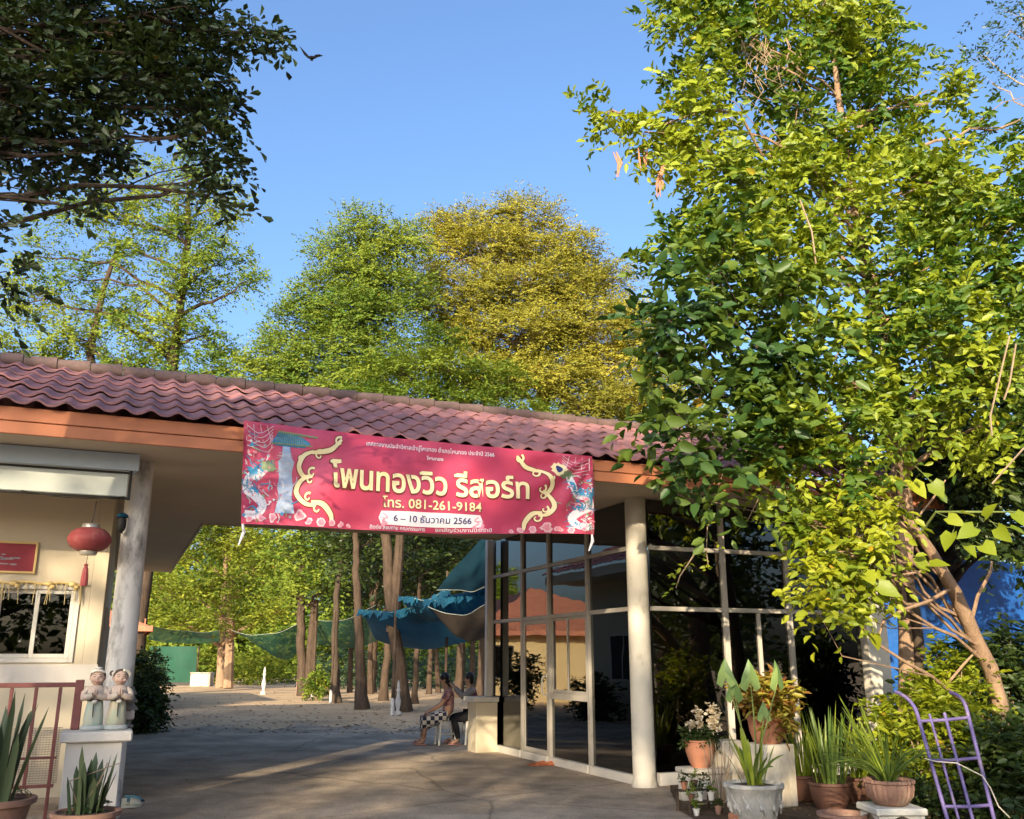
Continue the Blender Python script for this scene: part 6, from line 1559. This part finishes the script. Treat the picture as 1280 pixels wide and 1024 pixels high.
# unseen trees added behind viewpoint to shade the gate; garden ones mirror in panes
for i, (nm, lab, base, lobs, h) in enumerate((
    ('shadow_caster_tree', 'unseen tallest tree behind the viewpoint, added to shade the yard', (-18.6, -25, 0), [(-19.5, -25, 18, 2.4), (-18, -25, 16.5, 2.6), (-19, -25, 13.5, 2.4), (-18.4, -25, 19.6, 1.8), (-18.5, -25, 10, 2)], 17),
    ('shadow_caster_tree', 'unseen broad tree behind the viewpoint, added to shade roof and pier', (-14.5, -24, 0), [(-16.2, -24, 16.6, 2.4), (-13.6, -24, 15.6, 2.2), (-11.6, -24, 15.4, 2.0), (-15, -24, 14.2, 1.7), (-14.8, -24, 11.4, 1.0, 1, 1.2, 2.5), (-17.4, -24, 11.5, 1.6), (-15.6, -24, 11.4, 1.6, 1, .7, .5), (-12.7, -24, 11.3, .85, 1, 1.3, 3.5), (-12.7, -24, 13.2, .9, 1, 1, 3), (-16.5, -24, 8.6, 2.4), (-13, -24, 8.6, 2.2), (-10.4, -24, 8.4, 1.8)], 15),
    ('shadow_caster_tree', 'unseen tree beside the broad one, added to shade column and roof', (-9.6, -23, 0), [(-9.5, -23, 15, 2.0), (-10.0, -23, 11.2, 1.5, 1, .9, 1.5), (-8.6, -23, 11.6, 1.2, 1, .9, 1.3), (-8.6, -23, 13.4, 1.5, 1, 1, .7), (-10.2, -23, 12.4, 1.5, 1, 1, .6), (-8.9, -23, 10.6, 1.4, 1, .7, .6), (-10.6, -23, 8.6, 1.9), (-8.5, -23, 15.2, 1.1), (-7.5, -23, 12.6, .9, 1, 1.4, 1.5), (-7.2, -23, 14.6, .9), (-7.1, -23, 10.9, 1.0), (-6.6, -23, 9.6, 1.5, 1, 1, .6)], 13),
    ('garden_tree', 'dark garden tree mirrored in the front panes', (13.5, 6, 0), [(13.5, 6, 6.5, 2.6), (15.2, 5, 4.5, 2.2), (12.5, 7, 4.2, 1.8), (14, 6, 9, 1.8), (13.2, 6, 2.2, 1.6)], 8),
    ('garden_tree', 'farther garden tree mirrored beside the dark one', (19, 1, 0), [(19, 1, 7, 3), (21.5, 2, 5, 2.5), (17, -.5, 5.4, 2.2), (19, 1, 10, 2.2), (18, 0, 2.6, 2), (22, 2, 2.4, 2)], 9),
    ('low_shadow_caster_tree', 'unseen low tree behind the viewpoint, added to shade the garden pots', (-1.2, -8.5, 0), [(-2.4, -8.6, 5.3, 1.45, 1, 1, 1.4), (-1.0, -8.5, 5.45, 1.4, 1, 1, 1.4), (.5, -8.6, 5.6, 1.4, 1, 1, 1.3), (-4.2, -8.6, 4.4, 1.6), (-.5, -8.6, 3, 1.5), (-2.6, -8.6, 3, 1.5), (-6, -8.6, 3.6, 1.7), (1.4, -8.6, 3.2, 1.5)], 4.8),
    ('shadow_caster_tree', 'unseen leafy tree behind the viewpoint, added to shade the blue sheet', (3.4, -8.5, 0), [(2.4, -8.5, 8.2, 1.4), (3.8, -8.5, 9.0, 1.7), (5.4, -8.5, 8.4, 1.6), (2.5, -8.5, 5.8, 1.5), (4.6, -8.5, 6, 2), (3.4, -8.5, 3.4, 1.8), (6, -8.5, 4, 1.8)], 8))):
    b0 = np.array(base, float)
    tree(nm, lab, 'tree', [b0, b0 + np.array([.1, 0, h * .5]), b0 + np.array([0, .1, h])], [.35, .28, .1], lobs, L['shade'], M['bark'], 'far', .34, .5, 5, 8, .9, 3.2, seed=140 + i, px=False, gap=.25, carve=True)

# ------------------------------------------------------------------ bird
bp = D(388, 70, 13.4); t = thing('bird', 'dark bird with spread wings flying in the blue sky', 'bird', bp, .1)
mb = MB(); k = 1.0
prof = [(.002, -.10), (.016, -.085), (.024, -.05), (.030, 0), (.026, .05), (.014, .09), (.003, .12)]
vs = MB().lathe(prof, (0, 0, 0), 10)
mb.add([(p_[2] * .7 + .02, p_[1], p_[0] - .03) for p_ in vs.v], vs.f)
for sx, pts in ((-1, [(-.02, .0), (-.09, .05), (-.15, .13), (-.20, .20), (-.11, .03), (-.05, -.03)]), (1, [(.03, -.01), (.09, .025), (.15, .035), (.21, .03), (.13, .0), (.07, -.03)])):
    n = len(pts); mb.add([(x, .02, z) for x, z in pts] + [(x, -.012 if 0 < i < 3 else .016, z) for i, (x, z) in enumerate(pts)], [tuple(range(n)), tuple(range(n, 2 * n))[::-1]] + [(i, (i + 1) % n, n + (i + 1) % n, n + i) for i in range(n)])
mb.add([(.0, .01, -.03), (.05, .01, -.03), (.045, .02, -.085), (.0, .02, -.08), (.0, -.005, -.03), (.05, -.005, -.03), (.045, .015, -.085), (.0, .015, -.08)], [(0, 1, 2, 3), (4, 7, 6, 5), (0, 4, 5, 1), (1, 5, 6, 2), (2, 6, 7, 3), (3, 7, 4, 0)])
mb.build('bird_body', M['bird'], t, False)
